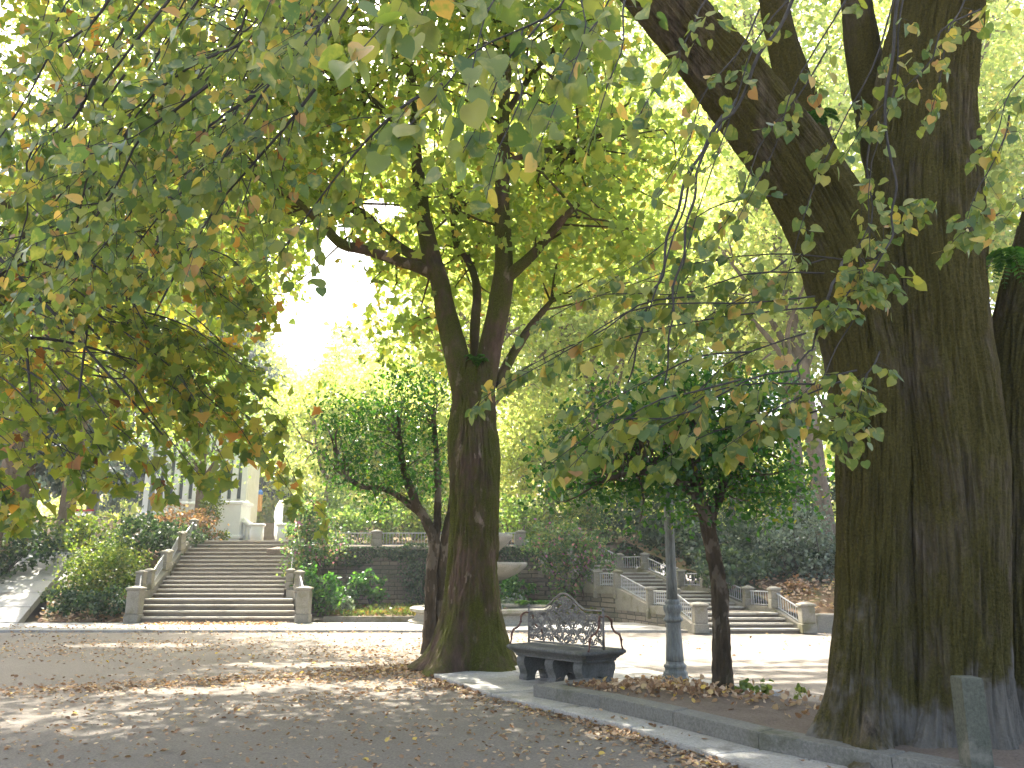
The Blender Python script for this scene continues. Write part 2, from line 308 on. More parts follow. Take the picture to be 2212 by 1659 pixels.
def leaves(mb, tp, pos, tip, nor, size, mi=0):
    pos = np.asarray(pos, float); n = len(pos)
    if n == 0: return
    V, fs = TP[tp]; tip = nrm(np.asarray(tip)); x = nrm(np.cross(tip, nor)); z = np.cross(x, tip)
    size = np.broadcast_to(np.asarray(size, float), (n,)); wd = rng.uniform(.85, 1.12, n)[:, None, None]; cz = rng.uniform(-.4, 1.9, n)[:, None, None]
    W = pos[:, None]+size[:, None, None]*(V[None, :, 0:1]*x[:, None]*wd+V[None, :, 1:2]*tip[:, None]+V[None, :, 2:3]*z[:, None]*cz)
    off = (np.arange(n)*len(V))[:, None, None]
    mb.add(W.reshape(-1, 3), [(np.array(g)[None]+off).reshape(-1, len(g[0])) for g in [[t for t in q if len(t) == L] for q in fs for L in sorted({len(t) for t in q})]], mi)
def rdir(n): return nrm(rng.normal(size=(n, 3)))

# sunlit patches the gaps in the canopy leave on the ground: (x, y, rx, ry)
LIT = [(.1, 10.6, .45, .2), (1.0, 8.8, .5, .16), (1.75, 7.6, .45, .2), (-.6, 11.8, .5, .2), (5.5, 18.6, 4.8, 2.7), (9.5, 18.4, 3.5, 2.7), (3.5, 15.2, 2.6, .34), (5.8, 14.4, 2.6, .28), (3.0, 13.6, 2.0, .26), (5, 12.9, 2.0, .22), (6.5, 13.6, 1.5, .2), (-9.5, 28.4, 2.4, .35), (-9.4, 26.7, 2.4, .3), (-9.9, 30.4, 2.0, .35), (-10.2, 29.4, 2.0, .2), (-2.6, 12.6, 1.7, .6), (-4.3, 11.9, 1.1, .4), (-3.6, 15.2, 1.6, .45), (-8.5, 19.0, 1.6, .5), (-2.8, 19.5, 1.5, .7), (-9, 24.6, 4.5, 1.0), (-1, 24.4, 5, 1.0), (-16, 28, 2.5, 4.5)]
def lit_mask(pos):
    h = pos[:, 2]/SUN[2]; gx = pos[:, 0]-SUN[0]*h; gy = pos[:, 1]-SUN[1]*h
    j = fbm(np.c_[gx*.8, gy*1.3, gx*0], 2, 5)*.35; out = np.zeros(len(pos), bool)
    for x, y, rx, ry in LIT: out |= ((gx-x)/rx)**2+((gy-y)/ry)**2+j < 1
    return out
SKYGAP = [(735, 605, 72, 105), (655, 730, 62, 75), (815, 455, 50, 24)]   # where the photograph has open sky between two trees
def gap_mask(pos):
    px, py, fw = proj(pos); j = fbm(np.c_[px/60, py/60, px*0], 2, 9)*.5; out = np.zeros(len(pos), bool)
    for x, y, rx, ry in SKYGAP: out |= ((px-x)/rx)**2+((py-y)/ry)**2+j < 1
    return out & (fw > 0)

def crown(mb, tp, cen, rad, ncl, per, cr, size, shell=.45, droop=.4, flat=.6, cull=True, gap=True, keep=None):
    """leaf clumps through an ellipsoid; returns the clump centres"""
    d = rdir(ncl); rr = rng.uniform(shell**3, 1, ncl)**(1/3); cc = np.asarray(cen)+d*rr[:, None]*np.asarray(rad)
    cc += rng.normal(size=cc.shape)*cr*.5
    if gap: cc = cc[~gap_mask(cc)]
    if keep is not None: cc = cc[keep(cc)]
    n = len(cc)*per; k = np.repeat(np.arange(len(cc)), per); sc = rng.uniform(.6, 1.35, len(cc))[k]
    pos = cc[k]+rng.normal(size=(n, 3))*np.array([1, 1, flat])*cr*sc[:, None]*.62
    if cull: pos = pos[~(lit_mask(pos) & (rng.random(len(pos)) < .94))]
    if gap: pos = pos[~(gap_mask(pos) & (rng.random(len(pos)) < .88))]
    n = len(pos)
    tip = nrm(rdir(n)+np.array([0, 0, -droop])); nor = nrm(rdir(n)*.9+np.array([0, 0, .6]))
    leaves(mb, tp, pos, tip, nor, size*rng.uniform(.65, 1.25, n)); return cc
def limbs_to(mb, cc, hubs, r, n=4, frac=1.0, wig=.35):
    """thin branches from the nearest hub point to clump centres"""
    hubs = np.asarray(hubs, float)
    for c in cc:
        if rng.random() > frac: continue
        h = hubs[np.argmin(np.linalg.norm(hubs-c, axis=1)+rng.uniform(0, 1.0, len(hubs)))]
        L = np.linalg.norm(c-h)
        mid = (h+c)/2+rng.normal(size=3)*wig*L*.3+np.array([0, 0, .06*L]); q = (mid+c)/2+rng.normal(size=3)*.08*L
        mb.tube([h, mid, q, c], [r, r*.7, r*.45, r*.15], n, 7, False)

class Spray:
    """hanging branch: woody tubes and the leaves along them"""
    def __init__(s): s.tw = MB(); s.pos = []; s.tip = []; s.nor = []; s.sz = []
    def leaf(s, p, d, size):
        t = nrm(d*.55+rdir(1)[0]*.55+np.array([0, 0, -.55])); n = nrm(rdir(1)[0]*.75+np.array([0, -.25, .75]))
        s.pos.append(p+t*size*.35); s.tip.append(t); s.nor.append(n); s.sz.append(size*rng.uniform(.62, 1.18))
    def branch(s, a, b, r, nside, side, nleaf, size, sag=.08, spread=1.0):
        a = np.asarray(a, float); b = np.asarray(b, float); L = np.linalg.norm(b-a)
        k = 5; t = np.linspace(0, 1, k)[:, None]; pts = a*(1-t)+b*t+rng.normal(size=(k, 3))*L*.03*np.sin(t*math.pi)+np.array([0, 0, 1])*sag*L*np.sin(t*math.pi)
        s.tw.tube(pts, np.linspace(r, r*.3, k), 5, 12, False)
        q, _ = smooth_path(pts, np.ones(k), 40); T = nrm(np.gradient(q, axis=0))
        for i in range(nside):
            u = (i+rng.uniform(.2, .9))/nside*.85+.15; j = min(39, int(u*39)); d = T[j]
            lat = nrm(np.cross(d, np.array([0, 0, 1.])))*(1 if i % 2 else -1); l = side*rng.uniform(.5, 1.2)*(1.1-.5*u)
            dd = nrm(d*.7+lat*rng.uniform(.35, 1.0)*spread+rng.normal(size=3)*.3+np.array([0, 0, -.25]))
            e = q[j]+dd*l+np.array([0, 0, -.13*l]); m = (q[j]+e)/2+np.array([0, 0, .07*l])+rng.normal(size=3)*.06*l
            s.tw.tube([q[j], m, e], [r*.34, r*.22, r*.10], 4, 6, False)
            w, _ = smooth_path([q[j], m, e], np.ones(3), 20); W = nrm(np.gradient(w, axis=0))
            for h in range(nleaf):
                f = min(19, int((.15+.85*(h+rng.random())/nleaf)*19)); sl = np.cross(W[f], rdir(1)[0])
                s.leaf(w[f], nrm(W[f]+sl*1.1), size)
        for h in range(3): s.leaf(q[-1-h*2], T[-1], size)
    def build(s, tp, lm, tm, parent, cname='foliage', tname='branch'):
        mb = MB(); pos = np.array(s.pos); leaves(mb, tp, pos, np.array(s.tip), np.array(s.nor), np.array(s.sz))
        f = mb.build(cname, lm, parent, True); b = s.tw.build(tname, tm, parent, True); return f, b

def trunk(mb, pts, rad, n=48, m=120, lump=.07, ridge=.0, rfreq=7, rz=1.2, flare=0.0, flare_h=.4, lobes=5, seed=1, cap=False):
    p, r = smooth_path(pts, rad, m); T, N, B = frames(p); th = np.arange(n)/n*2*math.pi
    s = np.r_[0, np.cumsum(np.linalg.norm(np.diff(p, axis=0), axis=1))]
    S, TH = np.meshgrid(s, th, indexing='ij'); c, q = np.cos(TH), np.sin(TH)
    k = 1+lump*fbm(np.stack([c*1.3, q*1.3, S*1.1/max(r[0], .05)*.35], -1), 3, seed)
    if flare: k = k+flare*np.exp(-S/flare_h)*(1+.55*np.cos(lobes*TH+seed)+.3*np.cos((lobes-2)*TH+seed*2))
    Rr = r[:, None]*k
    if ridge:
        wv = fbm(np.stack([c*rfreq+.35*np.sin(S*3+c*4), q*rfreq+.35*np.cos(S*2.6+q*5), S*rz], -1), 2, seed+3); Rr = Rr+ridge*(1-2*np.abs(wv))+ridge*.5*vnoise(np.stack([c*rfreq*2.2, q*rfreq*2.2, S*rz*3], -1), seed+8)
    V = p[:, None]+N[:, None]*(Rr*c)[..., None]+B[:, None]*(Rr*q)[..., None]
    i, j = np.meshgrid(np.arange(m-1), np.arange(n), indexing='ij'); j2 = (j+1) % n
    fs = [np.stack([i*n+j, i*n+j2, (i+1)*n+j2, (i+1)*n+j], -1).reshape(-1, 4)]
    if cap: fs.append([[(m-1)*n+x for x in range(n)]])
    mb.add(V.reshape(-1, 3), fs); return p

# ================================================================== SETTING
def struct(name, mb, m, smooth=False): return tag(mb.build(name, m, None, smooth), kind='structure')
gb = MB(); xs = np.r_[-300, -120, -50, np.linspace(-26, 26, 105), 50, 120, 300]; ys = np.r_[-60, -20, np.linspace(-4, 30, 100), 60, 150, 400]
X, Yg = np.meshgrid(xs, ys, indexing='ij'); Z = fbm(np.stack([X*.5, Yg*.5, X*0], -1), 3, 2)*.012
Z = np.where((Yg > 22) | (np.abs(X) > 26), np.minimum(Z, 0)-.012, Z)
i, j = np.meshgrid(np.arange(len(xs)-1), np.arange(len(ys)-1), indexing='ij'); ny = len(ys)
gb.add(np.stack([X, Yg, Z], -1).reshape(-1, 3), [np.stack([i*ny+j, (i+1)*ny+j, (i+1)*ny+j+1, i*ny+j+1], -1).reshape(-1, 4)])
struct('ground', gb, M['gravel'], True)

# far pavement of stone slabs
pb = MB()
for r, (y0, y1) in enumerate(((23.0, 24.1), (24.1, 25.2), (25.2, 26.3))):
    x = -19.0+r*.4
    while x < 5.0:
        wd = rng.uniform(1.2, 1.9); x1 = min(x+wd, 5.2); z = .05+rng.uniform(-.004, .004)
        pb.prism([(x+.012, y0+.012), (x1-.012, y0+.012), (x1-.012, y1-.012), (x+.012, y1-.012)], -.05, z); x = x1
struct('pavement', pb, M['pave'])

# near paving beside the bench, the raised kerb and the planting bed
e = [G(914, 1457), G(1041, 1504), G(1161, 1535), G(1264, 1557), G(1372, 1587), G(1505, 1631), G(1571, 1656)]
e = [q[:2] for q in e]; dv = nrm(e[-1]-e[-2]); e.append(e[-1]+dv*4)
kf = [G(x, y, .07)[:2] for x, y in ((1152, 1504), (1261, 1523), (1360, 1547), (1559, 1592), (1644, 1619), (1855, 1660))]; kf.append(kf[-1]+nrm(kf[-1]-kf[-2])*4)
def rib(poly_a, poly_b, z0, z1, mb, step=.95, gapw=.006, jit=.004):
    a = np.array(poly_a); b = np.array(poly_b)
    def rs(p, u): s = np.r_[0, np.cumsum(np.linalg.norm(np.diff(p, axis=0), axis=1))]; return np.c_[np.interp(u*s[-1], s, p[:, 0]), np.interp(u*s[-1], s, p[:, 1])]
    L = np.linalg.norm(np.diff(a, axis=0), axis=1).sum(); n = max(1, int(L/step))
    for k in range(n):
        u0, u1 = k/n+gapw/L, (k+1)/n-gapw/L; q0, q1 = rs(a, np.array([u0, u1])), rs(b, np.array([u0, u1])); z = z1+rng.uniform(-jit, jit); c = .012
        lo = [np.r_[q0[0], z0], np.r_[q0[1], z0], np.r_[q1[1], z0], np.r_[q1[0], z0]]; ctr = (q0[0]+q0[1]+q1[0]+q1[1])/4
        l0 = np.array(lo); l1 = l0.copy(); l1[:, 2] = z-c; l2 = l0.copy(); l2[:, 2] = z; dd = ctr-l2[:, :2]; l2[:, :2] += nrm(dd)*c*1.4
        area = np.cross(l0[1, :2]-l0[0, :2], l0[2, :2]-l0[0, :2])
        if area < 0: l0, l1, l2 = l0[::-1], l1[::-1], l2[::-1]
        mb.rings([l0, l1, l2])
nrmal = lambda p: nrm(np.gradient(np.array(p), axis=0))@np.array([[0, 1], [-1, 0]])
ka = np.array(kf)
kd = nrm(np.gradient(ka, axis=0)); kn = np.c_[-kd[:, 1], kd[:, 0]]           # towards the bed (right hand side)
kb = ka+kn*.27
sl = MB(); ea = np.array(e)
ed = nrm(np.gradient(ea, axis=0)); en = np.c_[-ed[:, 1], ed[:, 0]]
rib(ea, ea+en*.62, -.05, .07, sl, 1.35, .008); rib(ea+en*.63, ea+en*1.25, -.05, .068, sl, 1.2, .008)
back = [ea[0]+en[0]*.0, ea[0]+en[0]*1.26]
bx0 = G(922, 1457)[:2]
for k in range(3):                                                             # the flags under and behind the bench
    a0 = ea[0:4]+en[0:4]*(1.26+.72*k); b0 = ea[0:4]+en[0:4]*(1.26+.71+.72*k); rib(a0, b0, -.05, .066, sl, 1.0)
struct('paving', sl, M['pave'])
kb_m = MB(); rib(ka, kb, -.05, .215, kb_m, 1.1, .004, .006)
q0, q1 = ka[0]-kd[0]*.0, kb[0]
cross_end = np.array([ka[0]+kn[0]*.29, ka[0]+kn[0]*1.15]); cross_in = cross_end+kd[0]*.26
rib(cross_end, cross_in, -.05, .21, kb_m, .9)
struct('kerb', kb_m, M['kerb'])
# soil mound inside the kerb
sb = MB(); nu, nv = 70, 30; U = np.linspace(0, 1, nu); s_ = np.r_[0, np.cumsum(np.linalg.norm(np.diff(kb, axis=0), axis=1))]
bu = np.c_[np.interp(U*s_[-1], s_, kb[:, 0]), np.interp(U*s_[-1], s_, kb[:, 1])]; bn = np.c_[np.interp(U*s_[-1], s_, kn[:, 0]), np.interp(U*s_[-1], s_, kn[:, 1])]
bn = nrm(bn); wdt = np.interp(U, [0, .1, .3, .6, 1], [1.05, 1.7, 2.4, 3.6, 4.2]); vv = np.linspace(0, 1, nv)
XY = bu[:, None]+bn[:, None]*(vv[None, :, None]*wdt[:, None, None]+.0)
edge = np.minimum(1, vv*6)[None]*np.minimum(1, (1-vv)*2.2)[None]
Zs = .08+.12*np.minimum(1, (1-vv)*2.5)[None]+.03*edge*fbm(np.stack([XY[..., 0]*2, XY[..., 1]*2, XY[..., 0]*0], -1), 3, 4)-.13*(vv[None] > .985)
Zs = np.broadcast_to(Zs, XY.shape[:2]).copy(); Zs[:, -1] = -.03
i, j = np.meshgrid(np.arange(nu-1), np.arange(nv-1), indexing='ij')
sb.add(np.concatenate([XY, Zs[..., None]], -1).reshape(-1, 3), [np.stack([i*nv+j, i*nv+j+1, (i+1)*nv+j+1, (i+1)*nv+j], -1).reshape(-1, 4)[:, ::-1]])
struct('planting_bed', sb, M['soil'], True)

# ------------------------------------------------------------------ terraces and banks
def hill_z(x, y):
    base = np.interp(y, [30, 34, 45, 60, 90, 140], [2.3, 2.75, 3.05, 4.2, 9.0, 16.0])
    return base
hb = MB(); hx = np.r_[np.linspace(-120, -40, 10), np.linspace(-36, 40, 77), np.linspace(45, 120, 10)]; hy = np.r_[np.linspace(34.2, 60, 40), np.linspace(64, 150, 18)]
X, Yh = np.meshgrid(hx, hy, indexing='ij'); Zh = hill_z(X, Yh)+.12*fbm(np.stack([X*.25, Yh*.25, X*0], -1), 3, 12)*(Yh > 36); Zh = np.where(Yh < 34.3, Zh-.0, Zh)
nyh = len(hy); i, j = np.meshgrid(np.arange(len(hx)-1), np.arange(nyh-1), indexing='ij')
hb.add(np.stack([X, Yh, Zh], -1).reshape(-1, 3), [np.stack([i*nyh+j, (i+1)*nyh+j, (i+1)*nyh+j+1, i*nyh+j+1], -1).reshape(-1, 4)])
struct('hillside', hb, M['litter_soil'], True)
def bank(name, f00, f10, f01, f11, m, n=26, seed=3, amp=.15):
    mb = MB(); u = np.linspace(0, 1, n); Uq, Vq = np.meshgrid(u, u, indexing='ij'); Uq, Vq = Uq[..., None], Vq[..., None]
    Q = (np.array(f00)*(1-Uq)+np.array(f10)*Uq)*(1-Vq)+(np.array(f01)*(1-Uq)+np.array(f11)*Uq)*Vq
    Q[..., 2] += amp*fbm(Q*.8, 3, seed)*np.minimum(1, Vq[..., 0]*5)
    i, j = np.meshgrid(np.arange(n-1), np.arange(n-1), indexing='ij')
    mb.add(Q.reshape(-1, 3), [np.stack([i*n+j, (i+1)*n+j, (i+1)*n+j+1, i*n+j+1], -1).reshape(-1, 4)]); return struct(name, mb, m, True)
bank('bank', (-15.0, 26.35, .0), (-11.3, 26.35, .0), (-17.8, 34.6, 2.55), (-13.0, 34.6, 2.8), M['litter_soil'])
bank('slope', (-40, 26.5, .0), (-17.4, 26.35, .0), (-40, 34.6, 2.8), (-20.6, 34.6, 2.75), M['litter_soil'], seed=8)
bank('leafy_bank', (8.1, 23.2, .42), (40, 23.2, .42), (4.0, 35, 3.0), (40, 35, 3.6), M['litter_soil'], seed=5)
# terrace fill behind the retaining wall, flower bed in front of it
tb = MB(); tb.hexa(np.array([(-9.5, 31.75, 0), (5, 33.6, 0), (5, 34.5, 0), (-9.5, 34.5, 0)]), np.array([(-9.5, 31.75, 2.45), (5, 33.6, 2.45), (5, 34.5, 2.7), (-9.5, 34.5, 2.7)])); struct('terrace', tb, M['soil'])
fb = MB(); fb.hexa(np.array([(-6.2, 27.6, -.05), (3.9, 28.2, -.05), (3.9, 31.2, -.05), (-6.2, 31.2, -.05)]), np.array([(-6.2, 27.6, .12), (3.9, 28.2, .12), (3.9, 31.2, .34), (-6.2, 31.2, .34)])); struct('flower_bed', fb, M['litter_soil'])
ke = MB(); rib(np.array([(-6.2, 27.42), (3.9, 28.02)]), np.array([(-6.2, 27.59), (3.9, 28.19)]), -.05, .17, ke, 1.1); struct('bed_kerb', ke, M['granite'])
# left ramp
rp = MB()
for k in range(6):
    a, b = k/6+.003, (k+1)/6-.003; L0, L1, R0, R1 = np.array((-18.9, 25.9, .02)), np.array((-21.0, 34.8, 2.45)), np.array((-15.3, 25.9, .02)), np.array((-18.4, 34.8, 2.45))
    pts = [L0+(L1-L0)*a, R0+(R1-R0)*a, R0+(R1-R0)*b, L0+(L1-L0)*b]; up = np.array([0, 0, .055]); rp.hexa(np.array(pts)-up*4, np.array(pts)+up)
struct('path', rp, M['pave'])

# ================================================================== WALLS, STAIRS, FOUNTAIN
def post(mb_parent, c, h, wd, m, name='post', cap=True):
    mb = MB(); x, y, z = c; mb.box((x, y, z+.13), (wd*1.12, wd*1.12, .26), bev=.02); mb.box((x, y, z+.26+(h-.38)/2), (wd, wd, h-.38), bev=.018)
    pst = mb.build(name, m, mb_parent); mb = MB(); mb.box((x, y, z+h-.085), (wd*1.2, wd*1.2, .07), bev=.015)
    mb.rings([np.array([(x+a*wd*.55, y+b*wd*.55, z+h-.048) for a, b in ((-1, -1), (1, -1), (1, 1), (-1, 1))]), np.array([(x+a*wd*.12, y+b*wd*.12, z+h) for a, b in ((-1, -1), (1, -1), (1, 1), (-1, 1))])])
    mb.build('cap', m, pst); return pst
def rail(parent, a, b, h0, h1, m, step=.115, bar=.0085, name='railing'):
    a = np.asarray(a, float); b = np.asarray(b, float); mb = MB(); L = np.linalg.norm((b-a)[:2]); n = max(2, int(L/step)); up = np.array([0, 0, 1.])
    for k in range(n):
        q = a+(b-a)*((k+.5)/n); mb.box(q+up*(h0+h1)/2, (bar*2, bar*2, h1-h0), math.atan2(b[1]-a[1], b[0]-a[0]))
    mb.tube([a+up*h1, b+up*h1], [.022, .022], 6, 2); mb.tube([a+up*(h0+.03), b+up*(h0+.03)], [.014, .014], 6, 2); return mb.build(name, m, parent)
def sidewall(mb, a, b, wd, rise, z0=-.1):
    """solid parapet between two points; the top follows their heights plus rise"""
    a = np.asarray(a, float); b = np.asarray(b, float); d = nrm((b-a)[:2]); n = np.array([-d[1], d[0]])*wd/2
    bt = [(*(a[:2]-n), z0), (*(b[:2]-n), z0), (*(b[:2]+n), z0), (*(a[:2]+n), z0)]; tp = [(*(a[:2]-n), a[2]+rise), (*(b[:2]-n), b[2]+rise), (*(b[:2]+n), b[2]+rise), (*(a[:2]+n), a[2]+rise)]
    mb.hexa(np.array(bt), np.array(tp))
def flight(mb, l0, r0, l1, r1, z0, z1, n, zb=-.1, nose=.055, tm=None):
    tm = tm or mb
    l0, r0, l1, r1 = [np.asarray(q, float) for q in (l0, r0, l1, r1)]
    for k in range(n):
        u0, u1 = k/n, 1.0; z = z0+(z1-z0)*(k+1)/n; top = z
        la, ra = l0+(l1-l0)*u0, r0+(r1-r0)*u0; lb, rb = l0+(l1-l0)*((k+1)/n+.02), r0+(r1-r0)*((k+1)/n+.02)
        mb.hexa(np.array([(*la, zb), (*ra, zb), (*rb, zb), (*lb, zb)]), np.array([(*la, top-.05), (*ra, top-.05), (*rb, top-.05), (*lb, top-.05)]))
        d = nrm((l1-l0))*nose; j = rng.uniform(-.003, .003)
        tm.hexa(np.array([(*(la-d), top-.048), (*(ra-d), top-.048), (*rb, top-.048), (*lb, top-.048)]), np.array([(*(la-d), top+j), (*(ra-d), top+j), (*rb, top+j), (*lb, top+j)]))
def slab(mb, l0, r0, l1, r1, z, zb=-.1): mb.hexa(np.array([(*l0, zb), (*r0, zb), (*r1, zb), (*l1, zb)]), np.array([(*l0, z), (*r0, z), (*r1, z), (*l1, z)]))

# grand staircase on the left
st = thing('staircase', 'broad stone staircase on the left, twenty steps wide rising to the white building', 'staircase', (-9.5, 26, 0))
sm = MB()
def lx(px, Y): return np.array([(px-1106)/F*(Y*math.cos(PITCH)-.25), Y])
A0, A1 = lx(308, 26.2), lx(640, 26.2); B0, B1 = lx(312, 27.5), lx(630, 27.5); C0, C1 = lx(330, 28.3), lx(612, 28.3); D0, D1 = lx(416, 34.2), lx(620, 34.2)
tm_ = MB()
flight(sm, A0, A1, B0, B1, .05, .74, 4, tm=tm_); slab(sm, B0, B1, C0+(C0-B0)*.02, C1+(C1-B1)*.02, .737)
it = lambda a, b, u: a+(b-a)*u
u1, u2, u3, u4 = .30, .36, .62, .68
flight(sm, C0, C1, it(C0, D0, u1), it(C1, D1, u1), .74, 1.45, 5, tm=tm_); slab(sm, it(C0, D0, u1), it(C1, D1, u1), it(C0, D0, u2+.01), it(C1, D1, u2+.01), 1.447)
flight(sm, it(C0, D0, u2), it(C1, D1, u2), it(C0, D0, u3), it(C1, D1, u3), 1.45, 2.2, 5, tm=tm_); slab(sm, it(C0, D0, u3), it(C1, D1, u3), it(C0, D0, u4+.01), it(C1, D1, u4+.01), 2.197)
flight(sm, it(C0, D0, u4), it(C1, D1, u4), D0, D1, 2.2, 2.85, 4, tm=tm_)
slab(sm, D0, D1, D0+np.array([-2.0, 5.5]), D1+np.array([-2.0, 5.5]), 2.846)
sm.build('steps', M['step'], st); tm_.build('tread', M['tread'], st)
for side, (a, b, c, d, s) in enumerate(((A0, B0, C0, D0, -1), (A1, B1, C1, D1, 1))):
    o = np.array([s*.2, 0]); pw = MB()
    pz = [(a+o+np.array([0, .1]), .05), (b+o, .74), (c+o, .80), (it(c, d, u1)+o, 1.45), (it(c, d, u2)+o, 1.5), (it(c, d, u3)+o, 2.2), (it(c, d, u4)+o, 2.25), (d+o, 2.85)]
    for (q, z), (q2, z2) in zip(pz[:-1], pz[1:]): sidewall(pw, (*q, z), (*q2, z2), .26, .22)
    pw.build('parapet', M['granite'], st)
    post(st, (*(pz[0][0]+np.array([s*.04, -.12])), .05), 1.12, .40, M['granite'], 'newel_post')
    for k in (1, 2, 3, 4, 5, 6, 7): post(st, (*pz[k][0], pz[k][1]+.2), .72, .26, M['granite'])
    for k in range(0, 7, 2):
        (q, z), (q2, z2) = pz[k], pz[k+1]; dq = (q2-q)*.12; rail(st, (*(q+dq), z+.22+(.25 if k == 0 else 0)), (*(q2-dq), z2+.22), .05, .52, M['railing'])

# right-hand staircase
s2 = thing('staircase', 'narrow stone staircase on the right, in short flights with railed landings', 'staircase', (6.9, 22.7, 0))
nodes = [(1522, 1726, 22.6, 0), (1470, 1663, 24.0, .48), (1419, 1606, 25.3, .48), (1347, 1516, 27.6, .98), (1302, 1464, 28.7, .98), (1240, 1387, 30.6, 1.58), (1200, 1332, 31.6, 1.58), (1128, 1250, 33.4, 2.5)]
L = [lx(a, Y) for a, b, Y, z in nodes]; Rr = [lx(b, Y) for a, b, Y, z in nodes]; zz = [n[3] for n in nodes]
sm = MB()
tm_ = MB()
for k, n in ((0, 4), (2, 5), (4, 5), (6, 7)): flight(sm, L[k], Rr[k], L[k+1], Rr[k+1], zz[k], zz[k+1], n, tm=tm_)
for k in (1, 3, 5): slab(sm, L[k], Rr[k], L[k+1]+np.array([0, .06]), Rr[k+1]+np.array([0, .06]), zz[k]-.003)
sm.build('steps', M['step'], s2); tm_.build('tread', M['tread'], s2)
for s, Q in ((-1, L), (1, Rr)):
    o = np.array([s*.16, 0]); pw = MB(); bw = MB()
    for k in range(7):
        a, b = (*(Q[k]+o), zz[k]), (*(Q[k+1]+o), zz[k+1]); sidewall(pw, a, b, .24, .14, min(zz[k], zz[k+1])-.1)
        if s < 0: sidewall(bw, (a[0], a[1], a[2]-.04), (b[0], b[1], b[2]-.04), .20, .0, -.1)
    pw.build('parapet', M['granite'], s2)
    if s < 0: bw.build('side_wall', M['wall'], s2)
    for k in range(8):
        if k == 0: post(s2, (*(Q[k]+o+np.array([0, -.1])), 0), .82, .36, M['granite'], 'newel_post')
        else: post(s2, (*(Q[k]+o), zz[k]+(.1 if s > 0 else -.25)), .62 if s > 0 else .95, .28, M['granite'])
    for k in range(7):
        a, b = np.array((*(Q[k]+o), zz[k])), np.array((*(Q[k+1]+o), zz[k+1])); d = (b-a)*.09
        rail(s2, a+d, b-d, .16, .56, M['railing'], .115, .0085)

# retaining wall with its coping and terrace railing
wl = thing('retaining_wall', 'long dark stone retaining wall behind the fountain, ivy along its top', 'wall', (-3, 31.6, 0))
def wpt(px, Y): return lx(px, Y)
w0, w1 = np.array((-8.3, 31.4)), np.array((1.0, 31.4)); w2 = np.array((2.4, 30.6))
mb = MB(); sidewall(mb, (*w0, 2.4), (*w1, 2.4), .5, 0); sidewall(mb, (*w1, 1.5), (*w2, 1.4), .45, 0)
for x in (-7.2, -3.0, .6): mb.box((x, 31.12, 1.2), (.5, .12, 2.4))
mb.build('masonry', M['wall'], wl)
mb = MB()
for k in range(9):
    x0 = -8.4+k*1.05; mb.box((x0+.52, 31.33, 2.475), (1.03, .72, .14), bev=.02)
mb.build('coping', M['granite'], wl)
tr = thing('terrace_railing', 'grey iron railing with stone posts on top of the retaining wall', 'railing', (-3, 31.4, 2.55))
xs_ = [-8.1, -5.2, -2.5, .35]
for x in xs_: post(tr, (x, 31.45, 2.545), .62, .34, M['granite'])
for a, b in zip(xs_[:-1], xs_[1:]): rail(tr, (a+.2, 31.45, 2.545), (b-.2, 31.45, 2.545), .04, .5, M['railing'], .115, .0085)

# fountain
fc = lx(1045, 27.0); fo = thing('fountain', 'tiered stone fountain with two bowls, mostly hidden behind the mossy tree trunk', 'fountain', (fc[0], fc[1]-.1, 0))
c0 = (fc[0], fc[1]-.1, 0)
mb = MB(); mb.lathe([(2.42, 0), (2.42, .10), (2.25, .14), (2.16, .32), (2.22, .36), (2.35, .40), (2.38, .48), (2.3, .52), (2.0, .52), (1.95, .44), (1.95, .1)], c0, 32, False); mb.build('basin', M['fountain'], fo)
mb = MB(); mb.lathe([(1.98, .05), (1.98, .38)], c0, 32); mb.build('water', M['water'], fo, False)
mb = MB(); mb.lathe([(.62, .04), (.62, .5), (.5, .6), (.36, .75), (.32, 1.1), (.36, 1.2), (.30, 1.3), (.30, 1.36)], c0, 20); mb.lathe([(.24, 1.62), (.2, 1.7), (.2, 2.05), (.27, 2.15), (.22, 2.2), (.22, 2.26)], c0, 20); mb.build('pedestal', M['fountain'], fo, True)
mb = MB(); mb.lathe([(.3, 1.28), (.7, 1.36), (1.12, 1.56), (1.34, 1.74), (1.40, 1.82), (1.40, 1.90), (1.32, 1.90), (1.1, 1.72), (.3, 1.6)], c0, 48, True, 0, 12, .012); mb.build('bowl', M['fountain'], fo, True)
mb = MB(); mb.lathe([(.22, 2.18), (.5, 2.28), (.74, 2.48), (.88, 2.64), (.92, 2.72), (.92, 2.79), (.85, 2.79), (.65, 2.6), (.2, 2.5)], c0, 40, True, 0, 10, .012); mb.lathe([(.14, 2.5), (.12, 2.9), (.2, 3.0), (.1, 3.15), (.02, 3.2)], c0, 14); mb.build('bowl', M['fountain'], fo, True)

# low wall at the far right
lw = MB(); lw.box((12.75, 23.1, .22), (8.8, .34, .52), bev=.03); tag(lw.build('low_wall', M['granite']), 'low plain stone wall holding the leafy bank, right of the right-hand staircase', 'wall')

